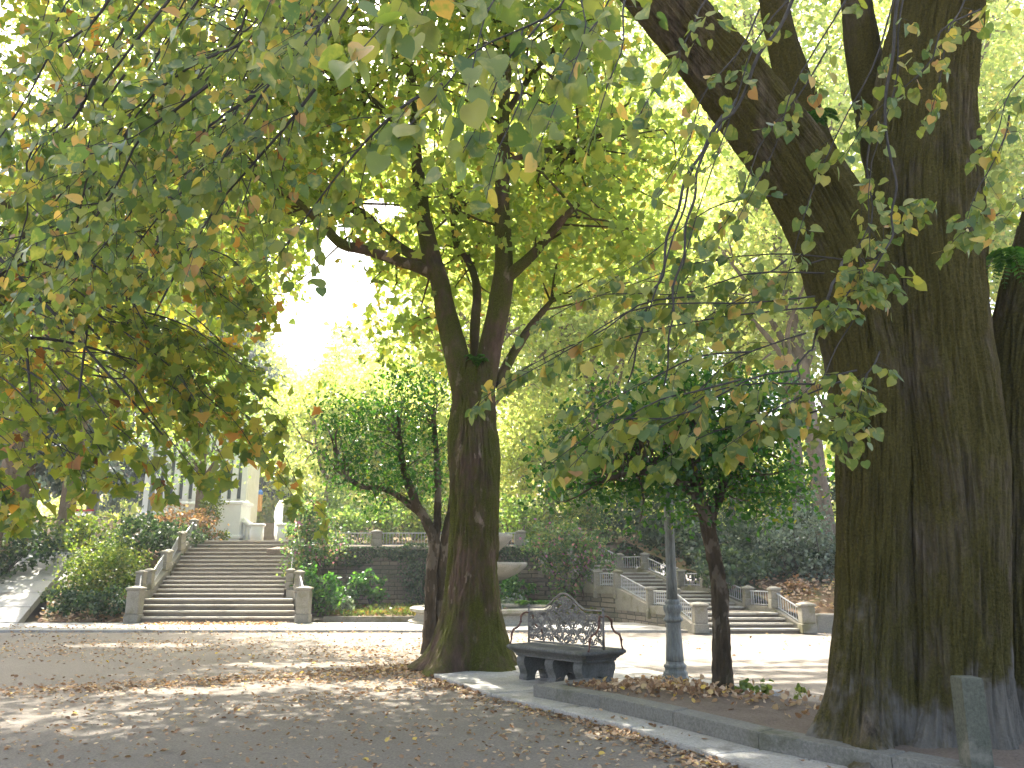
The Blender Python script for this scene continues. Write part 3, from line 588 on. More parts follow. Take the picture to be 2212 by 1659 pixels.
# ================================================================== BENCH, LAMP, BOLLARD
bl = G(1091, 1396, .535); br_ = G(1256, 1416, .535); bd = nrm(np.array([.66, -.70])); Lb = np.linalg.norm((br_-bl)[:2])
bd = nrm((br_-bl)[:2]*.6+bd*.4); bw_ = np.array([-bd[1], bd[0]])              # along the seat, and towards its far side
org = bl[:2]; DEP, Z0 = .86, .066
def bp(u, v, z): q = org+bd*u+bw_*v; return np.array([q[0], q[1], z*1.07+Z0])
bc = bp(Lb/2, DEP/2, 0); be = thing('stone_bench', 'dark stone bench with a lacy iron backrest, standing beside the mossy tree', 'bench', bc)
mb = MB(); loops = []
for z, ins in ((.325, .10), (.355, .095), (.365, .07), (.385, .06), (.395, .035), (.41, .02), (.425, .0), (.445, -.005), (.462, .005), (.472, .03)):
    k = .04; u0, u1, v0, v1 = ins, Lb-ins, ins, DEP-ins
    loops.append(np.array([bp(*q, z) for q in ((u0+k, v0), (u1-k, v0), (u1, v0+k), (u1, v1-k), (u1-k, v1), (u0+k, v1), (u0, v1-k), (u0, v0+k))]))
mb.rings(loops); mb.build('seat', M['bench_stone'], be)
prof = [(-.28, 0), (-.285, .04), (-.265, .08), (-.285, .14), (-.32, .20), (-.335, .255), (-.325, .295), (-.30, .324)]
arch = [(.12, 0), (.115, .05), (.085, .10), (.04, .13), (0, .14), (-.04, .13), (-.085, .10), (-.115, .05), (-.12, 0)]
for uc in (.24, Lb/2+.02, Lb-.24):
    mb = MB(); out = [(-a, b) for a, b in prof]; th = .17
    # outline split into two side pieces and a bridge so that the arch stays open
    ring = [(x, z) for x, z in out]+[(x, z) for x, z in prof[::-1]]+[(x, z) for x, z in arch[::-1]]
    fr = np.array([bp(uc-th/2, DEP/2+x, z) for x, z in ring]); bk = np.array([bp(uc+th/2, DEP/2+x, z) for x, z in ring]); n = len(ring)
    mb.add(np.vstack([fr, bk]), [[[i, n+i, n+(i+1) % n, (i+1) % n] for i in range(n)], [list(range(n))], [[n+i for i in range(n)][::-1]]]); mb.build('leg', M['bench_stone'], be)
# iron back: frame and scrollwork
W0, W1 = .05, Lb-.05; HB = .47; vb = DEP*.5
def crest(t):                                        # height of the top rail at t in 0..1
    x = abs(t-.5)*2; return HB+.02+(.205*(math.cos(min(1, x/.62)*math.pi)*.5+.5) if x < .62 else 0)
mb = MB(); tt = np.linspace(0, 1, 41)
mb.tube([bp(W0+(W1-W0)*t, vb, .472+crest(t)) for t in tt], np.full(41, .014), 6, 82); mb.tube([bp(W0+(W1-W0)*t, vb, .472+crest(t)-.05) for t in tt[1:-1]], np.full(39, .007), 5, 60)
for u in (W0, W1): mb.tube([bp(u, vb, .46), bp(u, vb, .472+HB+.03)], [.018, .016], 8, 4); mb.lathe([(.02, 0), (.026, .02), (.012, .045)], bp(u, vb, .472+HB+.02), 8)
mb.tube([bp(W0, vb, .50), bp(W1, vb, .50)], [.012, .012], 6, 3)
def scroll(cx, cz, r, a0, turns, s=1, rr=.0095, tail=None):
    k = np.linspace(0, 1, 15); ang = a0+s*k*turns*2*math.pi; ra = r*(1-.80*k); pts = [bp(cx+ra_*math.cos(t), vb, .472+cz+ra_*math.sin(t)) for t, ra_ in zip(ang, ra)]
    mb.tube(pts, np.linspace(rr, rr*.8, 15), 5, 26); mb.lathe([(.002, -.006), (.011, -.004), (.012, .004), (.002, .008)], pts[-1], 6)
ncol = 16; cw = (W1-W0)/ncol
for i in range(ncol):
    uc = W0+cw*(i+.5); t = (uc-W0)/(W1-W0); sg = 1 if i < ncol/2 else -1; top = crest(t)-.06
    nr = max(4, int(top/.095)); ch = (top-.05)/nr
    for r in range(nr):
        cz = .05+ch*(r+.5); s = sg*(1 if (r+i) % 2 else -1)
        scroll(uc-cw*.16*s, cz, min(cw, ch)*.52, rng.uniform(0, 6.28), 1.15, s); scroll(uc+cw*.26*s, cz+ch*.2, min(cw, ch)*.36, rng.uniform(0, 6.28), 1.0, -s)
        a = bp(uc-cw*.5*s, vb, .472+cz-ch*.5); b = bp(uc+cw*.5*s, vb, .472+cz+ch*.5); m_ = (a+b)/2+np.array([0, 0, .02*s])
        mb.tube([a, m_+np.array([0, 0, ch*.2]), b], [.008, .011, .008], 5, 7)
        if rng.random() < .8:                        # cast leaves on the scrolls
            leaves(mb, 'oval', [bp(uc+cw*rng.uniform(-.4, .4), vb-.008, .472+cz)], rdir(1)*np.array([1, .1, 1]), np.array([[bw_[0], bw_[1], 0]]), .07)
ctr = (W0+W1)/2
for s in (-1, 1):                                    # lyre shaped centre
    mb.tube([bp(ctr+s*.02, vb, .50), bp(ctr+s*.12, vb, .56), bp(ctr+s*.15, vb, .68), bp(ctr+s*.08, vb, .80), bp(ctr+s*.02, vb, .9), bp(ctr, vb, 1.1)], [.012, .013, .012, .010, .009, .008], 6, 20)
mb.build('backrest', M['iron'], be, True)
for u in (W0, W1):
    for sv in (-1, 1):
        ue = u+(-.04 if u == W0 else .04)
        pts = [bp(u, vb, .472+.41), bp(u+.0, vb+sv*.07, .472+.42), bp(ue, vb+sv*.12, .472+.37), bp(ue, vb+sv*.13, .472+.29), bp(ue, vb+sv*.19, .472+.22), bp(ue, vb+sv*.27, .472+.19), bp(ue, vb+sv*.31, .472+.12), bp(ue, vb+sv*.315, .472+.05), bp(ue, vb+sv*.34, .470)]
        am = MB(); am.tube(pts, [.010, .014, .017, .013, .016, .014, .017, .012, .015], 7, 40)
        for k in (2, 3, 5, 6): am.lathe([(.003, -.02), (.02, -.008), (.022, .006), (.003, .022)], pts[k], 7)
        am.build('armrest', M['rusty'], be, True)

lb = G(1460, 1474, .10); lp = thing('street_lamp', 'grey green cast iron lamp post rising into the camellia crown', 'lamp post', (lb[0], lb[1], .05))
lz = .08; lc = (lb[0], lb[1], lz)
mb = MB(); mb.lathe([(.19, 0), (.19, .10), (.178, .115), (.172, .16), (.145, .19), (.15, .22), (.165, .235), (.16, .26), (.135, .275), (.125, .31)], lc, 8); mb.build('base', M['lamp'], lp)
mb = MB(); mb.lathe([(.125, .31), (.122, .40), (.105, .72), (.10, .80), (.108, .81), (.108, .83), (.10, .84)], lc, 48, True, 0, 12, .03); mb.build('pedestal', M['lamp'], lp, True)
mb = MB(); mb.lathe([(.10, .84), (.13, .86), (.138, .89), (.11, .91), (.10, .95), (.12, .99), (.135, 1.03), (.125, 1.075), (.095, 1.09), (.108, 1.11), (.10, 1.14), (.08, 1.16)], lc, 40, True, 0, 8, .06); mb.build('collar', M['lamp'], lp, True)
mb = MB(); mb.lathe([(.078, 1.16), (.072, 1.5), (.066, 2.4), (.058, 3.4), (.07, 3.45), (.05, 3.5)], lc, 40, True, 0, 10, .05); mb.build('shaft', M['lamp'], lp, True)
mb = MB(); mb.lathe([(.05, 3.5), (.10, 3.55), (.17, 3.85), (.19, 3.87), (.10, 3.99), (.03, 4.08), (.02, 4.12)], lc, 6); mb.build('lantern', M['lamp'], lp)

bb = G(2116, 1705, .05); mb = MB(); bx = (bb[0], bb[1])
wb = .165; mb.rings([np.array([(bx[0]+a*wb/2*k-b*.02*0, bx[1]+b*wb/2*k, z) for a, b in ((-1, -1), (1, -1), (1, 1), (-1, 1))]) for z, k in ((-.05, 1.02), (.80, 1.0), (.84, .98), (.85, .90))])
o = tag(mb.build('bollard', M['bollard']), 'square mossy grey stone bollard beside the huge tree trunk', 'bollard'); 

# ================================================================== TREES
def px_path(rows, Y): return [P(x, y, Y if len(r) == 0 else Y+r[0]) for x, y, *r in rows]
SC = lambda px, Y: px*Y/F                              # pixels to metres at depth Y

# --- the huge linden on the right
YL = 7.75
lt_base = G(1990, 1600, .2); li = thing('linden_tree', 'huge mossy old tree with ridged double trunk and leaf sprays hanging over the square', 'tree', (P(1990, 1232, YL)[0], YL, .05))
mb = MB()
def r_at(px): return SC(px, YL)
a = [P(1874, 1640, YL-.05), P(1874, 1590, YL-.05), P(1879, 1480, YL-.05), P(1885, 1350, YL), P(1890, 1150, YL), P(1893, 950, YL), P(1885, 820, YL), P(1868, 720, YL), P(1838, 600, YL), P(1785, 470, YL), P(1700, 335, YL-.1), P(1570, 165, YL-.2), P(1430, 0, YL-.3), P(1280, -180, YL-.4), P(1120, -360, YL-.5)]
trunk(mb, a, [r_at(q) for q in (76, 74, 72, 71, 73, 80, 89, 93, 96, 92, 84, 76, 70, 62, 50)], 420, 760, .05, .022, 11, 1.3, .8, .30, 5, 3)
b = [P(2052, 1650, YL+.02), P(2052, 1590, YL+.02), P(2051, 1480, YL), P(2048, 1350, YL), P(2045, 1200, YL), P(2036, 1000, YL), P(2012, 820, YL), P(1998, 650, YL), P(1990, 500, YL), P(1990, 350, YL+.05), P(1998, 200, YL+.1), P(2020, 50, YL+.15), P(2040, -120, YL+.2), P(2070, -400, YL+.3)]
trunk(mb, b, [r_at(q) for q in (112, 109, 107, 108, 113, 122, 126, 122, 116, 112, 108, 104, 98, 80)], 520, 760, .05, .022, 14, 1.3, .45, .32, 6, 8)
c = [P(2215, 1640, YL+.35), P(2215, 1590, YL+.35), P(2213, 1400, YL+.35), P(2212, 1200, YL+.35), P(2215, 1000, YL+.3), P(2222, 850, YL+.3), P(2235, 720, YL+.3), P(2258, 600, YL+.3), P(2290, 450, YL+.3), P(2340, 250, YL+.3)]
trunk(mb, c, [r_at(q) for q in (78, 76, 74, 75, 85, 92, 90, 86, 74, 60)], 260, 420, .06, .018, 10, 1.3, .5, .3, 5, 12)
for rows, rad, dy in (([(1830, 620), (1790, 400), (1735, 240), (1690, 90), (1655, -80)], (40, 44, 42, 38, 34), .75), ([(1960, 560), (1905, 330), (1870, 150), (1850, 0), (1835, -150)], (40, 46, 42, 38, 34), .7), ([(2100, 760), (2113, 560), (2108, 380), (2095, 200), (2080, 0)], (22, 20, 17, 14, 12), .55)):
    trunk(mb, [P(x, y, YL+dy) for x, y in rows], [r_at(q) for q in rad], 60, 140, .06, .010, 6, .8, 0, 1, 5, 21)
mb.build('trunk', M['b_linden'], li, True)
sp = Spray()
def br(ax, ay, ad, ex, ey, ed_, r=.010, ns=9, side=.55, nl=6, size=.098, sag=.08): sp.branch(P(ax, ay, ad), P(ex, ey, ed_), r, ns, side, nl, size, sag)
# upper left curtain
for k in range(40):
    ex, ey = rng.uniform(-60, 600), rng.uniform(120, 720); 
    if ey > 760-.25*ex: ey -= 120
    dd = rng.uniform(4.2, 6.8); ax = ex+rng.uniform(150, 420); ay = ey-rng.uniform(330, 520)
    br(ax, ay, dd-.3, ex, ey, dd, .011, 11, .62, 8, .083, .10)
# over the top centre, close to the viewer
for ax, ay, ex, ey, d in ((1235, -30, 860, 300, 3.3), (1010, -120, 760, 130, 3.0), (1150, -150, 1010, 200, 3.1), (1420, -100, 1140, 260, 3.4), (1330, -150, 1230, 170, 3.3), (1190, 20, 1000, 330, 3.4), (980, -160, 900, 60, 3.2), (1360, -40, 1270, 330, 3.8), (900, -150, 640, 120, 3.6), (820, -160, 560, 60, 3.6), (1130, 60, 1050, 430, 4.2), (1300, 40, 1160, 330, 4.6)):
    br(ax, ay, d+.15, ex, ey, d-.3, .007, 6, .30, 4, .104, .05)
# sprays in front of the trunk
for ax, ay, ex, ey, d in ((1760, -60, 1440, 720, 5.6), (1790, 100, 1500, 560, 5.6), (1850, -40, 1590, 480, 5.5), (1960, -50, 1880, 560, 5.6), (1930, 0, 1690, 640, 5.7), (2120, 20, 1830, 330, 5.6), (1880, 300, 1870, 620, 5.7), (2100, -40, 2010, 250, 5.8), (1640, 20, 1420, 420, 5.4), (1560, -40, 1380, 250, 4.9), (1890, 560, 1990, 440, 5.9), (2180, 250, 2085, 480, 5.9), (2230, 420, 2060, 520, 5.9), (2240, 120, 2130, 330, 6.0)):
    br(ax, ay, d+.2, ex, ey, d, .009, 8, .42, 5, .096, .03)
# the layered sprays hanging across the middle
for ax, ay, ex, ey, d in ((1780, 590, 1130, 720, 5.6), (1760, 640, 1040, 860, 5.3), (1800, 660, 1160, 800, 5.5), (1820, 560, 1250, 650, 5.9), (1700, 420, 1300, 620, 5.9), (1620, 760, 1200, 960, 5.1), (1720, 800, 1180, 1010, 5.0), (1760, 830, 1330, 960, 5.2), (1790, 880, 1420, 1000, 5.3), (1830, 820, 1560, 970, 5.3), (1850, 800, 1690, 900, 5.4), (1870, 830, 1800, 950, 5.5), (1740, 720, 1420, 900, 5.5), (1600, 820, 1230, 1010, 4.9), (1900, 760, 1850, 900, 5.6), (1500, 640, 1060, 840, 5.4), (1780, 560, 1450, 760, 5.9), (1840, 620, 1800, 680, 5.5), (1850, 560, 1900, 600, 5.6), (1700, 560, 1540, 700, 6.1), (1560, 560, 1330, 740, 6.1)):
    br(ax, ay, d+.25, ex, ey, d, .008, 9, .36, 7, .087, .07)
# bare drooping rods
for rows in ([(1590, 215, 7.0), (1525, 330, 6.0), (1480, 520, 5.6), (1440, 720, 5.5), (1425, 900, 5.5)], [(1560, 250, 7.0), (1480, 400, 6.0), (1410, 620, 5.7), (1370, 780, 5.6), (1330, 930, 5.5)], [(1830, 560, 6.9), (1790, 640, 5.9), (1745, 760, 5.6), (1700, 850, 5.5)], [(1950, -50, 5.7), (1910, 220, 5.6), (1935, 420, 5.6), (1880, 600, 5.6), (1770, 830, 5.5)], [(1720, -20, 5.6), (1600, 200, 5.5), (1510, 350, 5.5), (1440, 560, 5.5), (1360, 790, 5.5)]):
    wq, _ = smooth_path([P(*q) for q in rows], np.ones(len(rows)), 14); wq[1:] += rng.normal(size=(13, 3))*.018; sp.tw.tube(wq, np.linspace(.015, .004, 14), 6, 40, False)
fo_, br_o = sp.build('heart', M['l_linden'], M['twig'], li, 'foliage', 'branch')
# unseen high crown above the picture, put in to shade the foreground
cb2 = MB(); cc = crown(cb2, 'lite', (1.5, 7.0, 10.5), (8.5, 6.5, 3.6), 300, 60, 1.0, .15, .3, cull=True, gap=False, keep=lambda q: (proj(q)[1] < -60) | (proj(q)[2] < 0)); cb2.build('crown', M['l_linden'], li, True)

# --- mossy plane tree in the middle
YP = 14.3; mb = MB(); pb_ = G(1012, 1436); pl = thing('plane_tree', 'mossy tree with flared base, forked trunk and yellow green star leaves, beside the bench', 'tree', (P(1022, 1232, YP)[0], YP, 0))
k = lambda q: SC(q, YP)
tp_ = [P(1014, 1450, YP), P(1016, 1420, YP), P(1019, 1340, YP), P(1020, 1250, YP), P(1024, 1120, YP), P(1024, 990, YP), P(1024, 930, YP), P(1026, 870, YP), P(1024, 815, YP), P(1026, 780, YP)]
trunk(mb, tp_, [k(q) for q in (66, 62, 58, 54, 50, 55, 49, 44, 44, 36)], 260, 460, .15, .020, 9, 2.6, .65, .50, 5, 4)
def lim(rows, rad, n=28, m=60, s=5): return trunk(mb, [P(x, y, YP+d) for x, y, d in rows], [k(q) for q in rad], n, m, .09, .006, 4, 1.5, 0, 1, 5, s)
H = []
H.append(lim([(1008, 850, 0), (985, 760, 0), (965, 680, .1), (950, 610, .2), (930, 545, .3), (915, 470, .4), (903, 370, .6), (893, 250, .9), (880, 90, 1.3), (860, -60, 1.8)], (30, 27, 24, 23, 21, 18, 14, 11, 9, 6), s=6))
H.append(lim([(1040, 850, 0), (1058, 760, 0), (1072, 690, -.1), (1086, 610, -.2), (1088, 540, -.3), (1085, 450, -.3), (1086, 330, -.4), (1092, 180, -.5), (1105, 20, -.6), (1120, -120, -.7)], (29, 26, 25, 24, 20, 17, 15, 12, 10, 7), s=7))
H.append(lim([(945, 600, .2), (905, 578, .1), (850, 560, -.2), (790, 540, -.5), (738, 527, -.8), (700, 490, -1.0), (655, 445, -1.2), (600, 405, -1.5)], (14, 13, 12, 11, 11, 9, 7, 5), 16, 40, 8))
H.append(lim([(925, 560, .3), (880, 545, .6), (835, 510, .9), (790, 465, 1.2), (740, 430, 1.5)], (14, 12, 11, 9, 5), 16, 30, 9))
H.append(lim([(1092, 600, -.2), (1130, 570, -.4), (1170, 530, -.6), (1210, 480, -.9), (1250, 440, -1.1)], (16, 12, 10, 8, 5), 16, 30, 10))
H.append(lim([(1024, 800, .4), (1026, 700, .5), (1030, 620, .7), (1010, 560, 1.0), (985, 525, 1.3), (970, 420, 1.6)], (10, 11, 10, 8, 7, 4), 14, 40, 11))
H.append(lim([(1072, 830, .2), (1105, 770, .5), (1150, 700, .9), (1200, 640, 1.3)], (13, 11, 9, 5), 14, 30, 12))
H.append(lim([(900, 330, .6), (840, 250, .3), (760, 170, 0), (690, 60, -.4)], (8, 7, 5, 3), 12, 24, 13))
H.append(lim([(1088, 350, -.4), (1160, 330, -.2), (1220, 318, 0), (1262, 318, .3)], (7, 6, 6, 5), 12, 24, 14))
H.append(lim([(1090, 250, -.4), (1150, 160, .2), (1230, 60, .8), (1300, -60, 1.4)], (8, 7, 5, 3), 12, 24, 15))
hubs = np.vstack([h[::3] for h in H])
cm = MB(); tw = mb
cc = crown(cm, 'star', P(985, 260, YP+1.5), (4.6, 4.2, 4.0), 270, 52, .75, .15, .2, cull=True); limbs_to(tw, cc, hubs, .03, 4, .6)
cc = crown(cm, 'star', P(640, 330, YP+.5), (3.0, 2.6, 2.4), 80, 52, .7, .15, .1); limbs_to(tw, cc, hubs, .025, 4, .6)
cc = crown(cm, 'star', P(1260, 420, YP+1.5), (2.4, 2.6, 2.3), 85, 52, .7, .15, .1); limbs_to(tw, cc, hubs, .025, 4, .6)
cc = crown(cm, 'star', P(860, 640, YP+1.2), (1.4, 1.4, 1.2), 20, 36, .55, .17, .1, cull=False); limbs_to(tw, cc, hubs, .02, 4, .7)
cc = crown(cm, 'lite', (-4, 14.0, 17.0), (10, 6, 2.2), 640, 64, 1.0, .22, .2, gap=False, keep=lambda q: proj(q)[1] < -50); limbs_to(tw, cc, hubs, .03, 4, .2)  # unseen canopy over the frame, added to shade the foreground
cc = crown(cm, 'lite', (-8, 23.5, 12.2), (6, 4.5, 3.2), 170, 60, 1.0, .21, .2); limbs_to(tw, cc, hubs, .03, 4, .1)  # outlying clumps added to dapple the left ground with shade
cc = crown(cm, 'star', (1.2, 22.8, 14.2), (3.8, 2.2, 1.6), 80, 56, .8, .16, .1); limbs_to(tw, cc, hubs, .03, 4, .2)  # small outlying piece added to throw shadow stripes on the right
crown(cm, 'lite', (-8.8, 19.5, 19.8), (7.5, 5, 1.8), 460, 64, 1.0, .22, .2, gap=False, keep=lambda q: proj(q)[1] < -45)  # more unseen canopy, put in to keep sun off the near left ground
cm.build('crown', M['l_midplane'], pl, True); mb.build('trunk', M['b_plane'], pl, True)

# --- plane tree on the left: trunk out of the picture, long low branches in it
lp_ = thing('plane_tree', 'autumn tree at the left edge with low orange and green leaf sprays above the path', 'tree', (-8.2, 8.6, 0))
mb = MB(); trunk(mb, [(-8.2, 8.6, -.1), (-8.2, 8.6, 1), (-8.1, 8.7, 3), (-7.8, 8.8, 5), (-7.4, 9, 7.5), (-7.0, 9.2, 11)], [.42, .36, .32, .28, .2, .1], 48, 90, .1, .01, 5, 1.2, .5, .4)
LH = []
for e_ in ((-5.0, 7.6, 4.3), (-4.4, 8.4, 5.0), (-5.2, 9.4, 5.6), (-3.6, 9.5, 6.4), (-5.5, 7.2, 3.6), (-4.6, 10.5, 7.2), (-6.3, 7.0, 5.6)):
    s0 = np.array([-7.95, 8.75, 2.6+rng.uniform(0, 3)]); e_ = np.array(e_); m_ = (s0+e_)/2+np.array([0, 0, .35]); LH.append(trunk(mb, [s0, m_, e_], [.10, .07, .03], 12, 30, .08, .004, 4, 1.2))
mb.build('trunk', M['b_plane'], lp_, True)
sp = Spray()
for q in range(56):
    ex = rng.uniform(-40, 640); low = np.interp(ex, [0, 150, 300, 480, 600, 660], [1110, 1060, 1045, 1025, 950, 830]); ey = rng.uniform(560, low-25)
    dd = rng.uniform(6.6, 9.2); ax = ex-rng.uniform(160, 420); ay = ey-rng.uniform(90, 260); sp.branch(P(ax, ay, dd+.3), P(ex, ey, dd), .010, 10, .62, 6, .106, .06)
for ex, ey, dd in ((20, 1100, 6.4), (90, 1080, 6.3), (190, 1060, 6.5), (270, 1055, 6.5), (360, 1060, 6.4), (450, 1050, 6.6), (560, 990, 7.2), (620, 930, 7.6), (40, 1140, 7.0), (500, 1030, 6.8), (720, 1130, 9.5), (640, 1080, 8.0)):
    sp.branch(P(ex-220, ey-260, dd+.3), P(ex, ey, dd), .008, 8, .45, 6, .118, .06)
for q in range(14): a_ = LH[q % 7][-1]; b_ = sp.pos[rng.integers(len(sp.pos))]; sp.tw.tube([a_, (a_+b_)/2+np.array([0, 0, .2]), b_], [.03, .018, .008], 5, 14, False)
sp.build('star', M['l_plane'], M['twig'], lp_, 'foliage', 'branch')
cm = MB(); crown(cm, 'star', (-6.4, 12.5, 7.6), (4.2, 3.4, 3.2), 52, 44, .8, .17, .15); crown(cm, 'lite', (-8, 12, 11.5), (6, 5, 2.6), 150, 60, .9, .18, .1, gap=False, keep=lambda q: (proj(q)[1] < -50) | (proj(q)[0] < -50)); cm.build('crown', M['l_plane'], lp_, True)

# --- camellias
def camellia(label, px, py, zb, stems, cpx, rad, ncl, per, ls, cutpx=None):
    b = G(px, py, zb); o = thing('camellia_tree', label, 'tree', b); Y = b[1]; mb = MB(); H = []
    for rows, r in stems: H.append(trunk(mb, [P(x, y, Y+d) for x, y, d in rows], [SC(q, Y) for q in r], 48, 160, .22, .014, 5, 3.2, .25, .15, 4, int(rows[0][0])))
    cm = MB(); tw = mb; hubs = np.vstack([h[len(h)//2:][::4] for h in H])
    for (x, y, d), rd, f in zip(cpx, rad, ncl):
        cc = crown(cm, 'oval', P(x, y, Y+d), rd, f, per, .30, ls, .25, .5, .7, cull=False, gap=False); limbs_to(tw, cc, hubs, .016, 4, .55)
    cm.build('crown', M['l_cam'], o, True); mb.build('trunk', M['b_cam'], o, True); return o
camellia('dark glossy evergreen tree with one crooked mossy stem, in the bed by the lamp', 1566, 1486, .2, [([(1562, 1500, 0), (1562, 1470, 0), (1558, 1400, 0), (1556, 1330, 0), (1552, 1260, .05), (1540, 1190, .05), (1524, 1120, 0), (1508, 1060, 0), (1500, 980, 0), (1490, 880, .1)], (19, 18, 16, 15, 14, 14, 14, 12, 9, 5)), ([(1530, 1130, 0), (1545, 1090, .1), (1570, 1030, .3), (1590, 940, .5)], (12, 10, 8, 4)), ([(1510, 1080, 0), (1460, 1040, -.1), (1380, 1020, -.2), (1290, 1040, -.3)], (8, 6, 5, 3))],
         [(1480, 890, .3), (1290, 1010, .2), (1640, 1000, .3), (1480, 1040, .2), (1390, 930, .3), (1600, 900, .4)], [(1.15, 1.2, .72), (.72, .7, .45), (.78, .8, .72), (1.2, .8, .42), (.8, .8, .6), (.85, .8, .6)], [110, 40, 60, 54, 44, 50], 34, .085)
camellia('dark evergreen tree with a cluster of thin stems, behind the mossy forked tree', 930, 1412, 0, [([(924, 1425, 0), (926, 1390, 0), (930, 1300, 0), (934, 1220, 0), (938, 1170, 0), (918, 1120, 0), (895, 1080, -.1), (870, 1000, -.2), (860, 900, -.2)], (14, 13, 12, 12, 11, 9, 8, 6, 3)), ([(950, 1425, .1), (950, 1390, .1), (952, 1300, .1), (955, 1220, .1), (965, 1150, .1), (978, 1080, .1), (985, 980, .1)], (13, 12, 11, 11, 10, 7, 4)), ([(936, 1180, 0), (945, 1120, .1), (945, 1020, .1), (935, 880, .1)], (9, 7, 6, 3)), ([(915, 1115, 0), (840, 1060, -.1), (780, 1050, -.2), (720, 1010, -.3)], (6, 5, 4, 2))],
         [(900, 870, 0), (820, 960, -.1), (760, 900, -.2), (900, 1010, .1), (740, 1010, -.2), (830, 1070, 0)], [(.95, 1.0, .9), (1.0, .9, .8), (.55, .6, .5), (.8, .8, .7), (.5, .6, .5), (.8, .6, .4)], [56, 46, 20, 32, 14, 16], 32, .088)

# --- trees beyond
def far_tree(name, label, x, y, z0, h, cr, mat, ncl, per, size, lean=0, trunk_r=.35, tp='lite', low=.35, bk='b_far', cull=True, gap=True, clr=1.3, grp=None):
    o = thing(name, label, 'tree', (x, y, z0), grp); mb = MB(); top = np.array([x+lean, y, z0+h*.8]); H = []
    H.append(trunk(mb, [(x, y, z0-.3), (x, y, z0+.5), (x+lean*.3, y, z0+h*.3), (x+lean*.7, y, z0+h*.55), top], [trunk_r*1.2, trunk_r, trunk_r*.8, trunk_r*.5, trunk_r*.15], 18, 40, .1, 0, 4, 1, .3, .5, 5, int(abs(x*10))))
    for q in range(9):
        a = rng.uniform(0, 6.28); zl = z0+h*rng.uniform(.25, .6); s0 = np.array([x+lean*.5, y, zl]); e = s0+np.array([math.cos(a)*cr[0]*.7, math.sin(a)*cr[1]*.7, h*rng.uniform(.12, .3)])
        H.append(trunk(mb, [s0, (s0+e)/2+rng.normal(size=3)*.3, e], [trunk_r*.42, trunk_r*.28, trunk_r*.1], 10, 16, .1, 0, 4, 1))
    cm = MB(); hubs = np.vstack([q[2:][::3] for q in H])
    cc = crown(cm, tp, (x+lean*.6, y, z0+h*(1+low)/2), (cr[0], cr[1], h*(1-low)/2), ncl, per, clr, size, .2, cull=cull, gap=gap); cm.build('crown', M[mat], o, True)
    limbs_to(mb, cc, hubs, trunk_r*.14, 4, .35); mb.build('trunk', M[bk], o, True)
    return o
hz = lambda y: float(hill_z(0, y))
gt = 'trees on the hillside'
FT = [('plane_tree', 'tall yellow green tree behind the mossy forked trunk, nearest the retaining wall', 1000, 37, 17, (6.0, 4.5), 'l_far', 210),
      ('plane_tree', 'tall sunlit yellow tree seen between the forked tree and the lamp post', 1270, 40, 21, (6.5, 5), 'l_far', 240),
      ('plane_tree', 'bright yellow tree left of the huge trunk, above the dark hedge', 1600, 39, 19, (6.5, 5), 'l_far', 230),
      ('plane_tree', 'bright yellow tree on the far right beyond the huge double trunk', 2150, 34, 19, (6.5, 5), 'l_far', 230),
      ('plane_tree', 'yellow tree half hidden by the huge double trunk', 1880, 42, 20, (6, 5), 'l_far', 190),
      ('plane_tree', 'yellow green tree high on the hill above the fountain', 1130, 56, 26, (8, 6), 'l_far', 230),
      ('plane_tree', 'tallest pale yellow tree on the hill above the right-hand staircase', 1480, 58, 28, (9, 6), 'l_far', 260),
      ('lime_tree', 'fresh yellow green tree beside the top of the left staircase', 690, 43, 9.5, (3.6, 3.5), 'l_far', 120),
      ('lime_tree', 'fresh yellow green tree behind the dark evergreen with thin stems', 830, 46, 11, (4.4, 4), 'l_far', 150)]
FT += [('plane_tree', 'tall yellow tree seen through the gap between the two big limbs of the huge tree', 1800, 29, 19, (4.5, 4), 'l_far', 170),
       ('plane_tree', 'slim yellow tree just left of the crooked dark evergreen', 1390, 47, 20, (5.5, 5), 'l_far', 170), ('lime_tree', 'low yellow green tree behind the terrace railing, right of the forked tree', 1180, 42, 8.5, (3.6, 3), 'l_far', 110),
       ('lime_tree', 'low yellow green tree on the terrace straight behind the thin stemmed evergreen', 900, 44, 8, (3.6, 3), 'l_far', 110)]
FT += [('plane_tree', 'very tall yellow tree at the back, above the left limb of the huge tree', 1330, 78, 55, (10, 7), 'l_far', 260), ('plane_tree', 'very tall yellow tree at the upper right corner, behind the second stem', 2230, 62, 48, (8, 6), 'l_far', 240),
       ('plane_tree', 'very tall yellow green tree at the back, above the forked tree', 930, 82, 56, (10, 7), 'l_far', 240), ('plane_tree', 'very tall tree at the back, filling the gap right of the big leaning limb', 1720, 76, 56, (9, 6), 'l_far', 240), ('plane_tree', 'tall yellow green tree far back on the left, above the cedars', 330, 86, 46, (11, 7), 'l_far', 240)]
FT += [('plane_tree', 'broad pale yellow tree far back behind the open sky gap', 610, 80, 20, (9, 6), 'l_far', 220), ('plane_tree', 'tall yellow green tree right of the huge trunk, filling the upper right corner', 2190, 33, 31, (5, 4), 'l_far', 300), ('plane_tree', 'tall yellow green tree showing between the steep limbs of the huge trunk', 1745, 33, 31, (4.5, 4), 'l_far', 280),
       ('plane_tree', 'tall slender yellow tree left of the leaning limb of the huge trunk', 1330, 72, 60, (8.5, 6), 'l_far', 300), ('plane_tree', 'tall tree at the upper left, behind the hanging sprays', 120, 35, 33, (6, 5), 'l_midplane', 300)]
